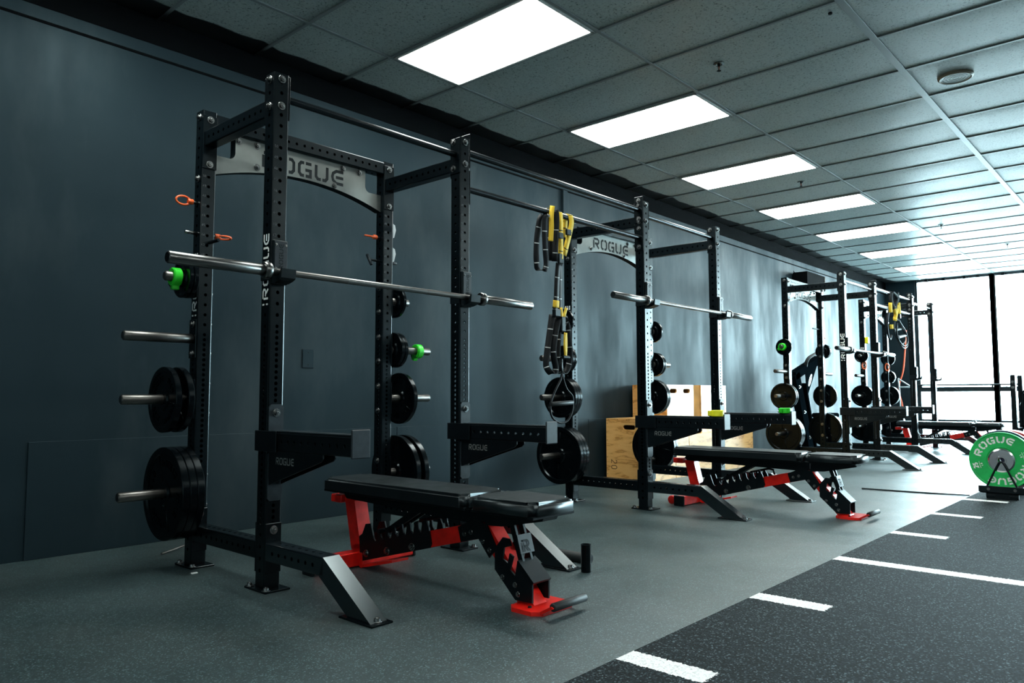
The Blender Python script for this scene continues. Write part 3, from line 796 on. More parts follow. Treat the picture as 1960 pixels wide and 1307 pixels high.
for ri, s, peg, lst in ST:
    sh = max(0, .0175+TH[lst[-1][0]]/2-lst[-1][1]); lst = [(k_, d_+sh) for k_, d_ in lst]      # clear of the flange bolts
    for k, (kind, dist) in enumerate(lst):
        src = plate_src(kind); o = src if not src['used'] else copy_tree(src); src['used'] = 1
        x = RX[ri]+(0 if s < 0 else RW)+s*(W/2+.0065+dist)
        o.location = (x, -YR, PEGZ[peg]-.0017); o.rotation_euler = (random.uniform(0, 6.28), 0, 0)
        pos = '' if len(lst) == 1 else ['outermost', 'inner' if len(lst) == 2 else 'middle', 'innermost'][k]+' '
        tag(o, '%s%s black iron plate on the %s %s peg of the %s rack' % (pos, SZ[kind], peg, 'left' if s < 0 else 'right', ORD[ri]), 'weight plate', 'iron plates on the %s rack' % ORD[ri])

# ================================================================ BARBELL COLLARS
def make_collar(m):
    t = thing('barbell_collar')
    mb = MB(); mb.lathe([(.0262, -.022), (.041, -.022), (.046, -.017), (.046, .017), (.041, .022), (.0262, .022), (.0262, -.022)][::-1], 32); mb.build('ring', m, t)
    m2 = MB(); m2.box((-.018, -.012, -.064), (.018, .016, -.042), .004); m2.build('clamp_block', m, t)
    m2 = MB(); m2.tube([(-.012, .012, -.056), (-.012, .042, -.034), (-.012, .052, .0), (.012, .052, .0), (.012, .042, -.034), (.012, .012, -.056)], .004, 8); m2.build('lever', M['dark'], t)
    return t
cg = make_collar(M['green']); cy_ = make_collar(M['yellowp'])
fx = W/2+.0065
for k, (ri, s, peg, dist, lab) in enumerate(((0, -1, 'top', .094, 'green barbell collar on the top left peg of the nearest rack'), (0, 1, 'third', .235, 'green barbell collar on the third right peg of the nearest rack'),
                                   (2, -1, 'top', .095, 'green barbell collar on the top left peg of the third rack'), (3, 1, 'top', .105, 'green barbell collar on the top right peg of the farthest rack'))):
    c = cg if k == 0 else copy_tree(cg)
    c.location = (RX[ri]+(0 if s < 0 else RW)+s*(fx+dist), -YR, PEGZ[peg]-.0015); c.rotation_euler = (.5*k, 0, 0)
    tag(c, lab, 'barbell collar', 'barbell collars')
c = copy_tree(cg); c.location = (RX[1]+RW, -2.035, .692+.0225); c.rotation_euler = (.3, PI/2, 0)
tag(c, 'green barbell collar resting on the right spotter arm of the second rack', 'barbell collar', 'barbell collars')
cy_.location = (RX[1], -2.03, .692+.0225); cy_.rotation_euler = (.9, PI/2, 0)
tag(cy_, 'yellow barbell collar resting on the left spotter arm of the second rack', 'barbell collar', 'barbell collars')
# ================================================================ BENCHES
def make_bench():
    t = thing('weight_bench'); B = 1.9          # local y = B - D (profile depths measured from the first bench)
    Y = lambda D: B-D
    sw = lambda mb, pts, x0, x1: mb.prism([(Y(a), b) for a, b in pts], lambda a, b, d: Vector((d, a, b)), x0, x1)
    def pad(name, D0, D1, z0, z1, hw):
        bm = bmesh.new(); bmesh.ops.create_cube(bm, size=1)
        for v in bm.verts: v.co = Vector((v.co.x*2*hw, Y((D0+D1)/2)+v.co.y*(D1-D0), (z0+z1)/2+v.co.z*(z1-z0)))
        vert_edges = [e for e in bm.edges if abs(e.verts[0].co.z-e.verts[1].co.z) > .01]
        bmesh.ops.bevel(bm, geom=vert_edges, offset=.035, segments=5, affect='EDGES')
        top = [e for e in bm.edges if abs(e.verts[0].co.z-z1) < 1e-4 and abs(e.verts[1].co.z-z1) < 1e-4 and len(e.link_faces) == 2 and any(f.normal.z < .5 for f in e.link_faces)]
        bm.normal_update()
        bmesh.ops.bevel(bm, geom=top, offset=.013, segments=4, affect='EDGES')
        for f in bm.faces: f.smooth = len(f.verts) == 4 and f.calc_area() < .02
        me = bpy.data.meshes.new(name); bm.to_mesh(me); bm.free(); me.materials.append(M['vinyl'])
        o = bpy.data.objects.new(name, me); col.objects.link(o); o.parent = t
        m2 = MB(); m2.box((-hw+.012, Y(D0+.012), z0-.012), (hw-.012, Y(D1-.012), z0), .002); m2.build('board', M['dark'], o)
        return o
    pad('back_pad', 1.205, 2.238, .376, .432, .142)
    pad('seat_pad', 2.252, 2.612, .376, .430, .142)
    # back pad carriage
    m2 = MB(); sw(m2, [(1.29, .366), (1.27, .345), (1.29, .325), (2.16, .300), (2.26, .315), (2.26, .366)], -.045, .045)
    sw(m2, [(1.80, .325), (1.86, .32), (1.62, .19), (1.56, .19)], -.03, -.02); sw(m2, [(1.80, .325), (1.86, .32), (1.62, .19), (1.56, .19)], .02, .03)
    m2.cyl((-.075, Y(1.585), .198), (.075, Y(1.585), .198), .012, 14)
    m2.build('back_carriage', M['satin'], t)
    m2 = MB(); sw(m2, [(2.27, .366), (2.262, .30), (2.36, .305), (2.575, .348), (2.585, .366)], -.045, .045); m2.build('seat_carriage', M['satin'], t)
    # red spine, rear post, front leg
    m2 = MB(); sw(m2, [(1.335, .018), (1.335, .098), (2.145, .290), (2.235, .240)], -.038, .038)
    m2.build('spine', M['red'], t)
    m2 = MB(); sw(m2, [(1.266, .325), (1.345, .325), (1.402, .090), (1.326, .075)], -.038, .038)
    m2.box((-.060, Y(1.175), .300), (.060, Y(1.262), .340), .004)
    m2.build('rear_post', M['red'], t)
    m2 = MB(); sw(m2, [(2.205, .300), (2.280, .300), (2.530, .012), (2.440, .012)], -.038, .038); m2.build('front_leg', M['red'], t)
    # rear foot
    m2 = MB(); m2.box((-.31, Y(1.327), .006), (.31, Y(1.402), .074), .004); m2.box((-.05, Y(1.402), .012), (-.038, Y(1.43), .072), .002); rf = m2.build('rear_foot', M['red'], t)
    for s in (-1, 1):
        m3 = MB(); m3.box((s*.30, Y(1.322), 0), (s*.318, Y(1.407), .078), .004); m3.build('foot_cap', M['dark'], rf)
    m3 = MB()
    for s in (-1, 1): m3.cyl((s*.225, Y(1.27), .034), (s*.262, Y(1.27), .034), .033, 24, bv=.004)
    m3.build('wheel', M['red'], rf)
    m3 = MB(); sw(m3, [(1.40, .010), (1.66, .070), (1.66, .058), (1.42, .0)], -.05, .05); m3.build('brace', M['red'], rf)
    bolt(rf, (-.05, Y(1.37), .042), '-x')
    # toothed ladder plates
    teeth = [(1.40, .150), (1.425, .165), (1.45, .215), (1.49, .222)]
    D = 1.515
    while D < 1.88:
        zz = .150+(D-1.50)*.245
        teeth += [(D, zz), (D+.012, zz-.012), (D+.028, zz-.006), (D+.034, zz+.030), (D+.030, zz+.046), (D+.046, zz+.050)]; D += .055
    lad = teeth + [(1.912, .250), (1.928, .180), (1.918, .160), (1.56, .068), (1.42, .032), (1.41, .05)]
    m2 = MB()
    for s in (-1, 1): sw(m2, lad, s*.0385, s*.0465)
    lp = m2.build('ladder_plate', M['satin'], t)
    for D, zz in ((1.46, .075), (1.62, .108), (1.80, .150)): bolt(lp, (-.0465, Y(D), zz), '-x')
    m3 = MB(); m3.tube([(.0, Y(1.80), .262), (0, Y(1.94), .296), (0, Y(1.975), .290), (0, Y(1.985), .255)], .008, 8); m3.build('release_loop', M['satin'], lp)
    # black joint plate and hinge
    m2 = MB(); jp = [(2.10, .275), (2.118, .212), (2.225, .238), (2.288, .168), (2.330, .212), (2.275, .300), (2.20, .318)]
    for s in (-1, 1): sw(m2, jp, s*.0385, s*.0455)
    jo = m2.build('joint_plate', M['satin'], t)
    for D, zz in ((2.14, .250), (2.18, .262), (2.25, .232), (2.29, .200)): bolt(jo, (-.0455, Y(D), zz), '-x').scale = (.6, .6, .6)
    # seat ladder plates on the leg, bridged by a hood
    m2 = MB(); sp = [(2.328, .215), (2.372, .264), (2.408, .262), (2.418, .235), (2.380, .225), (2.372, .18), (2.40, .165), (2.41, .205), (2.43, .195), (2.412, .14), (2.44, .12), (2.452, .182), (2.530, .106), (2.530, .028), (2.440, .026), (2.328, .130)]
    for s in (-1, 1): sw(m2, sp, s*.0465, s*.0545)
    m2.X = None
    sw(m2, [(2.452, .176), (2.456, .184), (2.538, .108), (2.532, .100)], -.0545, .0545)
    so = m2.build('seat_ladder', M['satin'], t)
    for D, zz in ((2.372, .105), (2.44, .085), (2.455, .050)): bolt(so, (-.0545, Y(D), zz), '-x').scale = (.6, .6, .6)
    m2 = MB()
    for s in (-1, 1): sw(m2, [(2.385, .325), (2.412, .325), (2.478, .135), (2.455, .130)], s*.020, s*.032)
    aj = m2.build('seat_prop', M['satin'], t)
    m3 = MB(); sw(m3, [(2.434, .278), (2.440, .279), (2.462, .207), (2.456, .206)], -.042, .042); rp = m3.build('badge', M['uhmw'], aj)
    m4 = MB(); ls, wd = text_lines('R', .046, asp=.9)
    m4.strokes(ls, lambda u, v, d: Vector((u-wd/2-.002, Y(2.4655-.022*((v+.008)/.072)+d), .214+v*.98)), .0075, .0004); m4.build('lettering', M['dark'], rp)
    # red foot plate and carrying handle
    m2 = MB(); fp = [(-.085, 2.445), (-.115, 2.475), (-.115, 2.575), (-.085, 2.612), (.095, 2.612), (.118, 2.58), (.118, 2.475), (.09, 2.445)]
    m2.prism([(a, Y(b)) for a, b in fp], lambda a, b, d: Vector((a, b, d)), 0, .016)
    for x in (-.085, .085): m2.prism([(Y(2.60), .004), (Y(2.60), .016), (Y(2.655), .046), (Y(2.668), .040)], lambda a, b, d: Vector((x+d, a, b)), -.008, .008)
    fo = m2.build('front_foot', M['red'], t)
    m3 = MB(); m3.cyl((-.088, Y(2.660), .042), (.115, Y(2.660), .042), .0165, 20, bv=.003); m3.build('handle_grip', M['foam'], fo)
    m3 = MB(); m3.cyl((-.07, Y(2.53), .016), (-.07, Y(2.53), .021), .008, 10); m3.build('foot_screw', M['dark'], fo)
    return t, B
bench0, BB = make_bench()
for i, (x, dD, lab) in enumerate(((1.50, 0, 'nearest black padded bench with red frame, in the nearest rack'), (4.62, .19, 'second black padded bench with red frame, in front of the plywood boxes'), (12.0, -.15, 'farthest black padded bench with red frame, near the windows'))):
    t = bench0 if i == 0 else copy_tree(bench0)
    t.location = (x, -(BB+dD), 0); tag(t, lab, 'weight bench', 'adjustable benches in the racks')

# ================================================================ PLYWOOD BOXES
def ply_box(x0, x1, d0, d1, z0, z1, label, slot=None, text=None):
    t = thing('plyo_box', ((x0+x1)/2, -(d0+d1)/2, z0), 0, label, 'plyo box', 'plywood boxes by the wall')
    hx, hy, h = (x1-x0)/2, (d1-d0)/2, z1-z0; th = .018
    def panel_slot(mb, u0, u1, v0, v1, T, cu, cv, sl=.05, r=.023):
        n = 8; cp = [(cu+sl*sgn+r*math.cos(a), cv+r*math.sin(a)) for sgn, st in ((1, -PI/2), (-1, PI/2)) for a in [st+PI*k/n for k in range(n+1)]]
        m_ = len(cp); A = [mb.vert(T(a, b, 0)) for a, b in cp]; Bv = [mb.vert(T(a, b, th)) for a, b in cp]
        q = [mb.vert(T(a, b, 0)) for a, b in ((u1, v0), (u1, v1), (u0, v1), (u0, v0))]
        half = n+1
        mb.face([q[0], q[1]]+A[:half][::-1]); mb.face([q[2], q[3]]+A[half:][::-1])
        mb.face([q[1], q[2], A[half], A[half-1]]); mb.face([q[3], q[0], A[0], A[-1]])
        for k in range(m_): l = (k+1) % m_; mb.face([A[k], A[l], Bv[l], Bv[k]], True)
    mb = MB()
    # front and left faces carry the hand slots
    F = lambda u, v, d: Vector((u, -hy+d, v)); Lf = lambda u, v, d: Vector((-hx+d, -u, v))
    if slot and 'front' in slot: panel_slot(mb, -hx, hx, 0, h, F, 0, h-.065)
    else: mb.poly([F(-hx, 0, 0), F(hx, 0, 0), F(hx, h, 0), F(-hx, h, 0)])
    if slot and 'left' in slot: panel_slot(mb, -hy, hy, 0, h, Lf, .03, h-.085)
    else: mb.poly([Lf(-hy, 0, 0), Lf(hy, 0, 0), Lf(hy, h, 0), Lf(-hy, h, 0)])
    mb.poly([(hx, -hy, 0), (hx, hy, 0), (hx, hy, h), (hx, -hy, h)]); mb.poly([(-hx, hy, 0), (-hx, hy, h), (hx, hy, h), (hx, hy, 0)])
    mb.poly([(-hx, -hy, h), (hx, -hy, h), (hx, hy, h), (-hx, hy, h)]); mb.poly([(-hx, -hy, 0), (-hx, hy, 0), (hx, hy, 0), (hx, -hy, 0)])
    body = mb.build('panels', M['ply_no_glare'] if 'narrow orange' in label else M['ply'], t)
    if text:
        m2 = MB(); ls, wd = text_lines(text, .075)
        m2.strokes(ls, lambda u, v, d: Vector((-hx-d-.0003, hy-.055-v, .20-u)), .007, .0003); m2.build('lettering', M['burn'], body)
    m2 = MB(); rr = random.Random(int(x0*100))
    for zz in (.012, h-.012):
        for k in range(5): m2.cyl((-hx-.0006, -hy+.03+k*(2*hy-.06)/4, zz), (-hx+.001, -hy+.03+k*(2*hy-.06)/4, zz), .004, 8)
    for k in range(4): m2.cyl((-hx-.0006, hy-.012, .05+k*(h-.1)/3), (-hx+.001, hy-.012, .05+k*(h-.1)/3), .004, 8)
    m2.build('screw_heads', M['dark'], body)
M['stitch'] = plain('grey_stitching', (0.45, 0.47, 0.47), 0.6)
M['burn'] = plain('burned_print', (0.16, 0.065, 0.015), 0.7)
ply_box(5.50, 6.02, .06, .55, 0, .608, 'leftmost plywood box, standing on the floor marked 20', ('left',), '20')
ply_box(6.03, 6.30, .09, .55, 0, .43, 'narrow plywood box on the floor right of the marked box')
ply_box(6.31, 7.05, .09, .55, 0, .43, 'wide plywood box in the middle of the floor row')
ply_box(7.06, 7.85, .09, .55, 0, .43, 'rightmost plywood box of the floor row, beside bare wall')
ply_box(6.04, 6.30, .03, .45, .4305, .950, 'leftmost plywood box of the upper row', ('front',))
ply_box(6.302, 6.60, .03, .45, .4305, .950, 'second plywood box from the left in the upper row', ('front',))
ply_box(6.77, 7.37, .03, .45, .4305, .950, 'rightmost plywood box of the upper row', ('front',))
ply_box(6.604, 6.766, .06, .44, .4305, .946, 'narrow orange-toned plywood box between the slotted boxes in the upper row')

# ================================================================ SUSPENSION STRAPS
SD = 1.44
def P2(l, D=SD, dz=0): return [Vector((a, -D, b+dz)) for a, b in l]
def smooth(pts, n=4):
    pts = [Vector(p) for p in pts]; out = []
    for i in range(len(pts)-1):
        p0 = pts[max(i-1, 0)]; p1 = pts[i]; p2 = pts[i+1]; p3 = pts[min(i+2, len(pts)-1)]
        for k in range(n):
            t = k/n; out.append(.5*((2*p1)+(p2-p0)*t+(2*p0-5*p1+4*p2-p3)*t*t+(3*p1-p0-3*p2+p3)*t**3))
    return out+[pts[-1]]
def marks(mb, pts, width, wdir, every, th=.0045):
    acc = 0
    for a, b in zip(pts, pts[1:]):
        acc += (b-a).length
        if acc > every: acc = 0; mb.ribbon([a, a+(b-a).normalized()*.006], width*.86, wdir, th)
DIAG = Vector((.72, .69, 0)); CAMR = Vector((.67, -.74, 0))
def hang(name, t, paths, m, width=.036, wdir=DIAG, every=.11, mm='stitch', mk=True):
    a = MB(); c = MB()
    for p in paths:
        q = smooth(p); a.ribbon(q, width, wdir); marks(c, q, width, wdir, every)
    o = a.build(name, m, t)
    if mk: c.build('stitching', M[mm], o)
    return o
def strap_set(x0, label):
    pass
# trainer with looped black strap (left one on the bar)
t1 = thing('suspension_strap', (0, 0, 0), 0, 'folded black strap loop with a yellow tail, leftmost on the lower bridging bar', 'suspension strap')
lp = [(2.862, 2.008), (2.834, 1.975), (2.815, 1.905), (2.803, 1.84), (2.797, 1.744), (2.800, 1.69), (2.812, 1.648), (2.830, 1.640), (2.848, 1.652), (2.856, 1.69), (2.848, 1.753), (2.842, 1.827), (2.838, 1.91), (2.845, 1.986), (2.862, 2.005)]
hang('black_loop', t1, [[Vector((a, -1.44+(.02 if k < 7 else -.015), b)) for k, (a, b) in enumerate(lp)]], M['web'], .038, CAMR*.6+DIAG*.2)
hang('yellow_tail', t1, [P2([(2.905, 2.068), (2.897, 2.030), (2.892, 1.982), (2.893, 1.93), (2.889, 1.882), (2.885, 1.834)], 1.468)], M['yellow'], .032, CAMR, mk=False)
m2 = MB(); m2.tube(smooth([Vector((2.893+.022*math.cos(a), -1.44-.026*math.cos(a)*.3, 2.03+.026*math.sin(a))) for a in [k*PI/6 for k in range(12)]]), .004, 8); m2.box((2.86, -1.465, 1.985), (2.885, -1.445, 2.010), .004)
m2.build('buckle', M['bolt'], t1)
# full trainer: yellow anchor straps, black legs, foot loops and handle
t2 = thing('suspension_trainer', (0, 0, 0), 0, 'yellow and black suspension trainer hanging with its handle below, beside the second rack', 'suspension trainer', 'suspension trainers')
def over_bar(x, D0, zl, zb, x2=None):
    """strap thrown over the bar: front fall to zl, rear fall to zb"""
    a = []; r = .0225
    a.append(Vector((x2 if x2 is not None else x, -SD-r-.012, zl)))
    a.append(Vector((x, -SD-r-.003, 1.97)))
    for k in range(7): th = PI-k*PI/6; a.append(Vector((x, -SD+r*math.cos(th), 2.03+r*math.sin(th))))
    a.append(Vector((x-.004, -SD+r+.004, zb))); return a
hang('black_anchor', t2, [over_bar(2.948, 0, 1.705, 1.72, 2.915)], M['web'], .038, CAMR)
hang('yellow_anchor', t2, [over_bar(2.992, 0, 1.73, 1.90, 2.980), over_bar(3.105, 0, 1.76, 1.90, 3.015)], M['yellow'], .038, Vector((1, -.25, 0)), .075, 'dark')
for z0, z1, xx in ((1.905, 1.865, 2.985), (1.765, 1.70, 2.985), (1.94, 1.90, 3.07)):
    m2 = MB(); m2.box((xx-.025, -1.478, z0), (xx+.025, -1.460, z1), .004); m2.build('buckle', M['satin'], t2)
hang('black_leg', t2, [P2([(2.965, 1.700), (2.950, 1.607), (2.943, 1.512), (2.938, 1.45), (2.922, 1.395)], 1.468), P2([(2.995, 1.700), (2.992, 1.6), (2.988, 1.50), (2.990, 1.40)], 1.455)], M['web'], .040, Vector((1, -.3, 0)))
hang('yellow_tab', t2, [P2([(2.928, 1.452), (2.925, 1.405)], 1.476)], M['yellow'], .048, Vector((1, -.3, 0)), mk=False)
hang('yellow_cord', t2, [P2([(2.960, 1.408), (2.968, 1.345)], 1.49), P2([(3.015, 1.410), (2.990, 1.350)], 1.49), P2([(2.985, 1.245), (2.978, 1.18), (2.985, 1.090)], 1.505), P2([(2.995, 1.245), (2.997, 1.17), (2.992, 1.095)], 1.50)], M['yellow'], .020, Vector((1, -.3, 0)), mk=False)
m2 = MB(); m2.box((2.895, -1.495, 1.345), (2.955, -1.465, 1.395), .005); m2.box((2.955, -1.50, 1.25), (3.0, -1.465, 1.35), .006); m2.cyl((2.955, -1.505, 1.086), (3.02, -1.505, 1.086), .012, 12)
m2.build('adjuster', M['satin'], t2)
hang('foot_loop', t2, [
    [Vector((a, -1.46-.02*b_, c)) for a, b_, c in ((2.905, 0, 1.36), (2.890, 0, 1.289), (2.870, 0, 1.196), (2.850, 0, 1.103), (2.842, 0, 1.034), (2.850, .5, 1.0), (2.872, 1, .980), (2.900, 1, .985), (2.915, 1, 1.014), (2.895, 1, 1.082), (2.892, 1, 1.15), (2.915, 1, 1.245), (2.945, 1, 1.34))],
    [Vector((a, -1.46-.02*b_, c)) for a, b_, c in ((2.985, 1, 1.29), (3.010, 1, 1.315), (3.034, 1, 1.30), (3.046, 1, 1.253), (3.058, 1, 1.159), (3.075, .5, 1.089), (3.062, 0, 1.017), (3.010, 0, .983), (2.968, 0, 1.014), (2.957, 0, 1.108), (2.965, 0, 1.2), (2.97, 0, 1.27))]], M['web'], .040, CAMR)
m2 = MB(); hp = [(2.983, .985), (2.968, .94), (2.925, .887), (2.880, .822), (2.862, .761), (2.880, .704), (2.935, .672), (2.986, .664), (3.043, .680), (3.085, .73), (3.100, .797), (3.089, .84), (3.032, .883), (2.998, .945), (2.99, .985)]
m2.tube(smooth(P2(hp, 1.475), 3), .0065, 8); m2.ribbon(P2([(2.98, 1.09), (2.987, .97)], 1.475), .02, Vector((1, 0, 0)))
hl = m2.build('handle_cord', M['web'], t2)
m3 = MB(); m3.cyl((2.868, -1.475, .786), (3.094, -1.475, .795), .0150, 16, bv=.003); m3.build('handle_grip', M['foam'], hl)

# trainer far away between the third and the farthest rack
t3 = thing('suspension_trainer', (0, 0, 0), 0, 'yellow and black suspension trainer hanging between the third and farthest racks', 'suspension trainer', 'suspension trainers')
hang('black_anchor', t3, [[Vector((a, -1.455-.01*k, b)) for k, (a, b) in enumerate(((10.40, 2.272), (10.34, 2.20), (10.33, 2.10), (10.40, 2.02)))],
     [Vector((a, -1.475, b)) for a, b in ((10.60, 2.272), (10.62, 2.20), (10.50, 2.10), (10.46, 2.02))], [Vector((a, -1.47, b)) for a, b in ((10.38, 2.26), (10.50, 2.235), (10.62, 2.20))]], M['web'], .06, CAMR, mk=False)
hang('yellow_anchor', t3, [P2([(10.272, 2.10), (10.268, 2.03), (10.275, 1.965)], 1.475), P2([(10.66, 2.135), (10.675, 2.06), (10.672, 1.98)], 1.475), P2([(10.60, 2.10), (10.58, 2.0)], 1.472),
     P2([(10.40, 2.05), (10.46, 1.99), (10.47, 1.93), (10.43, 1.865)], 1.482), P2([(10.52, 2.04), (10.47, 1.95), (10.40, 1.88)], 1.488), P2([(10.275, 1.80), (10.28, 1.74)], 1.478)], M['yellow'], .05, CAMR, mk=False)
m2 = MB(); m2.box((10.66, -1.492, 1.915), (10.71, -1.478, 1.975), .004); m2.build('buckle', M['satin'], t3)
m2 = MB()
for off, (dx, dz) in enumerate(((0, 0), (.05, -.06), (-.03, -.03))):
    lp = [(10.56, 1.93), (10.70, 1.86), (10.87, 1.79), (10.97, 1.71), (10.99, 1.64), (10.92, 1.58), (10.78, 1.56), (10.62, 1.60), (10.50, 1.67), (10.46, 1.76), (10.50, 1.86)]
    m2.tube(smooth([Vector((a+dx, -1.46-.02*off, b+dz)) for a, b in lp], 3), .009, 8)
m2.tube(smooth([Vector((a, -1.45, b)) for a, b in ((10.27, 1.97), (10.20, 1.86), (10.18, 1.74), (10.22, 1.64), (10.30, 1.60), (10.36, 1.66))], 3), .014, 8)
hl = m2.build('handle_cord', M['web'], t3)
m2 = MB(); m2.cyl((10.47, -1.46, 1.735), (10.90, -1.46, 1.785), .016, 14); m2.cyl((10.55, -1.48, 1.64), (10.92, -1.48, 1.685), .022, 14); m2.build('handle_grip', M['foam'], hl)

# ================================================================ PINS AND SPARE PIECES ON THE REAR UPRIGHTS
def pin(kind, p, axis, label, m, rz=0):
    """axis 'x' or 'y': the way the pin's shaft lies; p = point on the face of the upright"""
    t = thing('rack_pin', p, rz, label, 'rack pin', 'pins in the rear uprights')
    if 'inner side' in label or 'right rear upright of the' in label or 'right rear upright' in label: t.rotation_euler = (1.35 if kind == 'ring' else 0, 0, rz)
    mb = MB()
    if kind == 'ring':
        mb.cyl((0, 0, 0), (.035, 0, 0), .008, 12, bv=.001); mb.build('shaft', M['bolt'], t)
        m2 = MB(); m2.cyl((.022, 0, 0), (.050, 0, 0), .014, 14, bv=.003)
        m2.tube([Vector((.073+.036*math.cos(a), 0, .022*math.sin(a))) for a in [k*PI/9 for k in range(18)]], .0055, 8, True); m2.build('ring_handle', m, t)
    elif kind == 'hanging':
        mb.cyl((0, 0, 0), (.035, 0, 0), .008, 12, bv=.001); mb.build('shaft', M['bolt'], t)
        m2 = MB(); m2.tube([Vector((.030, .030*math.cos(a), -.045+.058*math.sin(a))) for a in [k*PI/9 for k in range(18)]], .009, 8, True); m2.build('ring_handle', m, t)
    elif kind == 'rod':
        mb.cyl((0, 0, 0), (.06, 0, 0), .009, 12, bv=.002); mb.build('shaft', m, t)
    elif kind == 'tee':
        mb.cyl((0, 0, 0), (.075, 0, 0), .0075, 12); mb.build('shaft', M['satin'], t)
        m2 = MB(); m2.cyl((.078, .022, -.034), (.078, -.022, .034), .0095, 12, bv=.002); m2.build('tee_handle', M['satin'], t)
    return t
XL = RX[0]-W/2; XR = RX[0]+RW-W/2
pin('ring', (XL, -YR, 1.8285), 'x', 'orange oval-ringed pull pin at the far left of the nearest rack', M['orange'], PI)
pin('rod', (XL, -YR, 1.6705), 'x', 'bare metal pin stub on the left of the nearest rack', M['bolt'], PI)
pin('ring', (RX[0]+W/2, -YR, 1.6705), 'x', 'orange pull pin on the inner side of the nearest rack\'s left rear upright', M['orange'])
t = pin('rod', (RX[0]+.02, -(YR+W/2), 1.628), 'y', 'black band peg sticking forward from the nearest rack\'s left rear upright', M['satin'], -PI/2)
t.scale = (1.4, 1, 1)
pin('ring', (XR, -YR, 1.8285), 'x', 'orange pull pin on the nearest rack\'s right rear upright', M['orange'], PI)
pin('tee', (XR, -YR, 1.6815), 'x', 'black T-handled pin on the nearest rack\'s right rear upright', M['satin'], PI)
pin('rod', (RX[0]+RW+W/2, -YR, 1.6815), 'x', 'black pin tip sticking out right of the nearest rack', M['satin'])
pin('ring', (RX[1]+RW+W/2, -YR, 1.72), 'x', 'orange pull pin on the right rear upright of the second rack', M['orange'])
pin('ring', (RX[2]+RW+W/2, -YR, 1.62), 'x', 'orange pull pin on the right rear upright of the third rack', M['orange'])
t = pin('rod', (RX[2]+RW-W/2, -YR, 1.73), 'x', 'black band peg on the right rear upright of the third rack', M['satin'], PI); t.scale = (4, 1, 1)
for k, (x, lab) in enumerate(((RX[3]-W/2, 'orange ringed pull pin on the left rear upright of the farthest rack'), (RX[3]+RW-W/2, 'orange ringed pull pin on the right rear upright of the farthest rack'))):
    t = pin('hanging', (x, -YR-.03, 1.335), 'x', lab, M['orange'], PI); t.rotation_euler = (0, 0, PI)
def spare_hook(z, label):
    t = thing('spare_hook', (RX[0]+RW+W/2, -YR, z), 0, label, 'rack attachment', 'spare hooks on the nearest rack')
    m2 = MB(); m2.prism([(.002, .045), (.022, .035), (.030, .005), (.016, -.045), (.002, -.05)], lambda a, b, d: Vector((a, d, b)), -.030, .030); m2.build('shell', M['light_plastic'], t)
    m2 = MB(); m2.box((0, -.032, -.055), (.006, .032, .058), .001); m2.build('back_plate', M['satin'], t)
spare_hook(1.885, 'upper pale wedge hook on the right rear upright of the nearest rack')
spare_hook(1.732, 'lower pale wedge hook on the right rear upright of the nearest rack')
mb = MB(); mb.box((RX[3]-.035, -(YR+W/2), 1.625), (RX[3]+.035, -(YR+W/2+.05), 1.725), .008)
tag(mb.build('yellow_clip', M['yellowp']), 'yellow block clipped to the left rear upright of the farthest rack', 'clip')

# ================================================================ FLOOR BITS
t = thing('grip_bar', (2.258, -2.05, .0255), 0, 'black foam-covered bar lying on the floor behind the nearest rack\'s right foot', 'grip bar')
mb = MB(); mb.cyl((0, .30, 0), (0, -.17, 0), .0255, 24, bv=.003); mb.build('bar', M['foam'], t)
m2 = MB(); m2.cyl((0, -.1695, 0), (0, -.1705, 0), .013, 16); m2.build('end_hole', M['dark'], t)
m2 = MB(); m2.box((-.035, .09, -.0255), (.035, .16, .045), .003); m2.build('saddle', M['satin'], t)
t = thing('band_peg', (RX[0]+RW+.012, -2.298, 0), 0, 'short upright black tube standing at the nearest rack\'s right foot', 'band peg')
m2 = MB(); m2.lathe([(.0185, 0), (.0245, 0), (.0245, .130), (.0185, .130), (.0185, 0)], 28, 'Z'); m2.build('tube', M['iron'], t)
mb = MB(); mb.tube(smooth([(.93, -.38, .006), (1.02, -.34, .012), (1.09, -.315, .02)]), .006, 8)
tag(mb.build('rod', M['peg']), 'thin metal rod on the floor by the wall, left of the nearest rack', 'rod')
mb = MB(); mb.box((.835, -.935, 0), (.865, -.92, .006), .002)
tag(mb.build('paper_scrap', M['white']), 'tiny white scrap on the floor in front of the nearest rack\'s left rear base plate', 'scrap')
mb = MB(); q = smooth([(6.30, -2.26, .008), (6.33, -2.5, .006), (6.36, -2.8, .006), (6.40, -3.08, .007)]); mb.ribbon(q, .03, (1, 0, 0), .008)
tag(mb.build('floor_strip', M['dark']), 'thin black strip lying on the floor ahead of the second bench', 'strip')

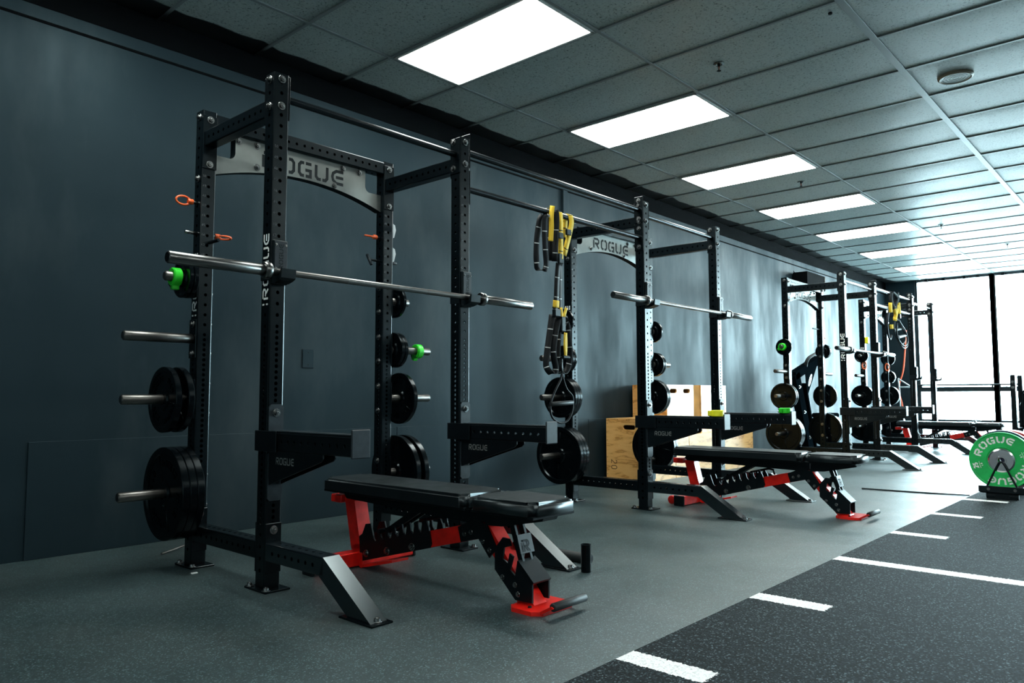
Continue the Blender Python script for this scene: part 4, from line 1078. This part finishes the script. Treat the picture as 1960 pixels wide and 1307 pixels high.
# ================================================================ WALL AND CEILING FITTINGS
t = thing('wall_plate', (2.048, 0, 1.095), 0, 'small dark blank wall plate between the uprights of the nearest rack', 'wall plate')
mb = MB(); mb.box((-.045, 0, -.064), (.045, -.007, .064), .003); mb.build('cover', M['wall'], t)
m2 = MB()
for z in (-.042, .042): m2.cyl((0, -.0065, z), (0, -.0085, z), .004, 8)
m2.build('screw', M['dark'], t)
t = thing('wall_speaker', (11.0, -.12, 2.60), 0, 'black loudspeaker mounted high on the wall above the third rack', 'loudspeaker')
mb = MB()
pr = [(-.42, .10), (.30, .10), (.42, .05), (.46, -.02), (.42, -.08), (.30, -.12), (-.42, -.12)]
mb.prism(pr, lambda a, b, d: Vector((a, b, d)), -.105, .115); mb.build('cabinet', M['blackmatte'], t)
m2 = MB(); m2.prism([(.30, -.121), (.42, -.082), (.462, -.02), (.47, -.02), (.428, -.088), (.30, -.132)], lambda a, b, d: Vector((a, b, d)), -.10, .11); m2.build('grille', M['grey_panel'], t)
m2 = MB(); m2.box((-.05, .12, -.03), (.05, .10, .03)); m2.tube(smooth([(-.3, .10, .11), (-.36, .13, .17), (-.42, .15, .2)]), .006, 8); m2.build('bracket', M['satin'], t)
def sprinkler(x, d, label):
    t = thing('fire_sprinkler', (x, -d, CEIL), 0, label, 'sprinkler', 'sprinklers in the ceiling')
    mb = MB(); mb.lathe([(0, .002), (.036, .002), (.036, -.004), (.024, -.008), (.014, -.004), (0, -.004)], 28, 'Z'); mb.build('escutcheon', M['bolt'], t)
    m2 = MB(); m2.cyl((0, 0, -.004), (0, 0, -.02), .009, 14)
    for s in (-1, 1): m2.tube([(s*.009, 0, -.018), (s*.014, 0, -.03), (s*.006, 0, -.045), (0, 0, -.048)], .002, 6)
    m2.cyl((0, 0, -.048), (0, 0, -.051), .014, 16); m2.build('head', M['dark'], t)
    m2 = MB(); m2.cyl((0, 0, -.02), (0, 0, -.045), .0022, 8); m2.build('bulb', M['orange'], t)
for x, d, l in ((3.787, 2.214, 'nearest sprinkler in the ceiling'), (7.0, 1.535, 'second nearest sprinkler, right beside the ceiling lights'), (10.28, 2.13, 'third sprinkler from the camera'),
                (12.4, 2.55, 'fourth sprinkler from the camera, in the bright ceiling'), (13.9, 2.60, 'farthest sprinkler in the bright ceiling by the windows')):
    sprinkler(x, d, l)
t = thing('ceiling_speaker', (5.09, -3.362, CEIL), 0, 'round grille fitting with tan rim in the ceiling at upper right', 'ceiling speaker')
mb = MB(); mb.lathe([(.088, .004), (.112, .004), (.112, -.012), (.100, -.022), (.090, -.018), (.088, .004)], 40, 'Z'); rim = mb.build('rim', plain('tan_plastic', (.30, .24, .17), .5), t)
mb = MB(); pr = [(0, -.014)]
for k in range(9): r = .004+k*.0098; pr += [(r, -.014 if k % 2 else -.017), (r+.0095, -.014 if k % 2 else -.017)]
mb.lathe(pr, 40, 'Z'); mb.build('grille', M['white_paint'], t)
mb = MB(); mb.cyl((3.59, -3.02, CEIL), (3.59, -3.02, CEIL-.012), .012, 12, bv=.002)
tag(mb.build('ceiling_plug', M['dark']), 'small dark plug in a ceiling tile at the top edge', 'plug')
for k, d in enumerate((.75, 1.05, 1.40, 1.62, 2.02, 2.35)):
    mb = MB(); mb.box((WX-.05, -d-.028, CEIL-.06), (WX+.018, -d+.028, CEIL-.012), .003)
    tag(mb.build('blind_bracket', M['dark']), 'small dark bracket in a row along the top of the windows', 'bracket', 'brackets over the windows')

# ================================================================ MACHINE BEHIND THE THIRD RACK
M['dull'] = plain('dull_black_steel', (0.002, 0.004, 0.0055), 0.8, spec=0.0)
t = thing('exercise_machine', (9.9, -.40, 0), 0, 'black exercise machine with slanted post and curved handle behind the third rack', 'exercise machine')
def slab(mb, p0, p1, w0, w1, d0, d1):
    p0, p1 = Vector(p0), Vector(p1); d = (p1-p0).normalized(); n = Vector((-d.y, d.x))
    mb.prism([tuple(p0+n*w0), tuple(p0-n*w0), tuple(p1-n*w1), tuple(p1+n*w1)], lambda a, b, e: Vector((a, e, b)), d0, d1)
mb = MB(); slab(mb, (.10, .06), (-.36, 1.13), .085, .085, -.05, .05); slab(mb, (.35, .06), (.0, 1.0), .02, .02, -.03, .03) ; mb.build('post', M['dull'], t)
m2 = MB(); slab(m2, (-.40, 1.10), (.56, 1.36), .055, .055, -.05, .05); ar_ = m2.build('arm', M['dull'], t)
m2 = MB(); m2.tube(smooth([(.03, -.02, 1.22), (-.02, -.05, 1.30), (.02, -.08, 1.37), (.22, -.12, 1.44), (.42, -.14, 1.50)]), .024, 10); m2.build('curved_handle', M['foam'], ar_)
m2 = MB(); m2.prism([(-.06, 1.14), (.40, 1.28), (.02, .86), (-.02, .84)], lambda a, b, d: Vector((a, d, b)), -.052, -.042); gz = m2.build('gusset', M['dull'], t)
m2 = MB(); dv = Vector((.62, .78)); nv = Vector((-.78, .62)); cc = Vector((.10, 1.05)); ov = []
for k in range(28):
    a = 2*PI*k/28; p = cc + dv*(.11*math.cos(a)) + nv*(.036*math.sin(a)); ov.append((p.x, p.y))
m2.prism(ov, lambda a, b, d: Vector((a, -.052-d, b)), 0, .002); bd = m2.build('badge', M['white'], gz)
m3 = MB(); ls, wd = text_lines('ROGUE', .040, asp=.6, gap=.12); k = .17/wd
m3.strokes(ls, lambda u, v, d: Vector((cc.x+dv.x*(u*k-.085)+nv.x*(v-.02), -.0542-d, cc.y+dv.y*(u*k-.085)+nv.y*(v-.02))), .008, .0004); m3.build('lettering', M['dark'], bd)
m2 = MB(); m2.box((-.25, -.06, 0), (.9, .06, .08), .006); m2.box((.78, -.22, 0), (.9, .22, .07), .006); m2.build('base', M['dull'], t)
for z, x in ((.95, -.30), (.60, -.14), (.24, .02)): bolt(t, (x, -.05, z), '-y').scale = (1.3, 1.3, 1.3)
m2 = MB(); m2.box((.62, -.14, .50), (1.0, .14, .57), .02); m2.cyl((.72, 0, .06), (.72, 0, .5), .035, 16); m2.build('seat', M['dull'], t)

# ================================================================ BUMPER PLATE CART
CX = 6.30; CY = -3.335
t = thing('plate_cart', (CX, CY, 0), 0, 'low black plate cart holding bumper plates at the right edge', 'plate cart')
mb = MB()
mb.box((-.06, -.135, .055), (1.25, -.085, .105), .004); mb.box((-.06, .085, .055), (1.25, .135, .105), .004)
for x in (-.06, .58, 1.20): mb.box((x, -.15, .055), (x+.05, .15, .108), .004)
mb.box((-.066, -.16, .062), (-.052, .16, .112), .003)
mb.build('frame', M['satin'], t)
m2 = MB()
for x in (-.035, 1.15):
    for y in (-.08, .08): m2.cyl((x, y-.03, .035), (x, y+.03, .035), .023, 16)
    m2.box((x-.02, -.10, .012), (x+.02, .10, .055), .003)
m2.build('skid', M['dark'], t)
for x in (-.045, .26, .56, .86, 1.16):
    m2 = MB(); m2.tube(smooth([(x, .105, .10), (x, .06, .20), (x, .018, .29), (x, 0, .302), (x, -.018, .29), (x, -.06, .20), (x, -.105, .10)], 4), .0075, 8); m2.build('divider_hoop', M['satin'], t)
for y in (-.09, .09): m2 = MB(); m2.cyl((-.066, y, .088), (-.069, y, .088), .012, 14); m2.build('bolt', M['bolt'], t)
def bumper(x, m, th, label, rot=23, text=True, r=.225):
    t = thing('bumper_plate', (CX+x, CY, .108+r-.018), 0, label, 'bumper plate', 'bumper plates on the cart')
    h = th/2
    mb = MB(); mb.lathe([(.0262, -h*.8), (.085, -h*.8), (.098, -h*.62), (.105, -h*.9), (r-.016, -h*.9), (r-.010, -h), (r-.003, -h), (r, -h+.004), (r, h-.004), (r-.003, h), (.105, h), (.098, h*.6), (.0262, h*.8), (.0262, -h*.8)][::-1], 64); mb.build('rubber', m, t)
    m2 = MB(); m2.lathe([(.0262, -h*.8-.0012), (.082, -h*.8-.0012), (.094, -h*.62-.002)][::-1], 48)
    m2.lathe([(.024, -h*.8-.004), (.034, -h*.8-.004), (.036, -h*.8-.001)][::-1], 32); m2.build('steel_hub', M['chrome'], t)
    if text:
        xx = -h*.9-.0002
        for a in (90+rot, 270+rot): m3 = MB(); arc_text(m3, 'ROGUE', .142, .050, a, xx, .0125, dd=.0008, gap=.30); m3.build('lettering', M['white'], t)
        for a in (180+rot-8, rot-6):
            m3 = MB(); arc_text(m3, '25', .168, .034, a, xx, .008, dd=.0008, gap=.12)
            q = densify([[(-.028, 0), (.028, 0)]], .008); A = math.radians(a)
            m3.strokes(q, lambda u, v, d: Vector((xx-d, -(.155)*math.cos(A-u/.16), (.155)*math.sin(A-u/.16))) + Vector((0, -v*math.cos(A), v*math.sin(A))), .003, .0008)
            arc_text(m3, 'LB', .134, .013, a, xx, .003, dd=.0008)
            m3.build('weight_mark', M['white'], t)
bumper(0.0, M['rubber_green'], .056, 'green bumper plate lettered 25, frontmost on the cart')
bumper(0.075, M['rubber_blue'], .066, 'dark blue bumper plate just behind the green one', text=False, r=.231)
bumper(0.40, M['rubber_red'], .085, 'red bumper plate behind the dark blue one', text=False)
bumper(0.505, M['rubber_red'], .085, 'red bumper plate farthest back in view on the cart', text=False)

# ================================================================ MACHINE AT THE RIGHT EDGE, CORD, WHEEL
t = thing('drum_machine', (10.6, -2.83, 0), 0, 'black machine with twin posts and a grey drum at the right edge', 'exercise machine')
mb = MB(); mb.box((-.05, .0, 0), (.05, .055, 1.09), .005); mb.box((.35, -.02, 0), (.45, .035, 1.09), .005); mb.build('post', M['powder'], t)
m2 = MB(); m2.prism([(.02, .86), (.09, .90), (.09, .82), (.02, .70)], lambda a, b, d: Vector((d, -a, b)), .0, .05)
m2.box((-.04, -.45, .86), (.44, -.09, .90), .01); m2.box((-.04, -.45, .40), (.44, -.05, .46), .01); m2.box((-.04, -.085, .42), (.44, -.05, .88), .01); m2.box((-.04, -.06, .0), (.44, .0, .42), .01); m2.box((-.04, -.45, 0), (.44, -.40, .42), .01)
m2.build('housing', M['powder'], t)
m2 = MB(); m2.cyl((-.02, -.27, .655), (.42, -.27, .655), .18, 40, bv=.01); m2.box((-.03, -.44, .46), (.40, -.09, .85), .01); m2.build('drum', M['grey_panel'], t)
for z in (1.00, .93): bolt(t, (-.05, .028, z), '-x')
mb = MB(); mb.tube(smooth([(15.28, -.38, 2.1), (15.28, -.35, 1.711), (15.28, -.30, 1.298), (15.28, -.225, 1.061), (15.28, -.218, .86), (15.28, -.265, .609), (15.28, -.25, .3), (15.2, -.3, .05), (15.0, -.5, .015)]), .016, 8)
tag(mb.build('extension_cord', M['cord']), 'orange extension cord hanging down the dark far wall', 'cord')
t = thing('folding_stand', (14.6, -.42, 0), 0, 'thin pale metal stand in front of the dark far wall', 'stand')
mb = MB(); mb.tube([(0, 0, 0), (0, .02, .97), (0, .03, 1.15)], .014, 8); mb.tube([(0, .03, 1.14), (0, -.18, .99)], .012, 8); mb.tube([(0, .02, .98), (0, -.18, .98)], .012, 8); mb.box((-.12, -.22, 0), (.12, .1, .02), .004); mb.build('frame', M['light_plastic'], t)
t = thing('spoked_wheel', (15.27, -1.50, .33), 0, 'thin spoked wheel leaning at the window behind the farthest bench', 'wheel')
mb = MB(); mb.tube([Vector((0, .27*math.cos(a), .30*math.sin(a))) for a in [k*PI/24 for k in range(48)]], .007, 8, True); mb.build('rim', M['frame'], t)
m2 = MB()
for k in range(16): a = k*PI/8; m2.tube([(0, .02*math.cos(a+1), .02*math.sin(a+1)), (0, .27*math.cos(a), .30*math.sin(a))], .0015, 5)
m2.cyl((-.03, 0, 0), (.03, 0, 0), .02, 12); m2.build('spokes', M['bolt'], t)
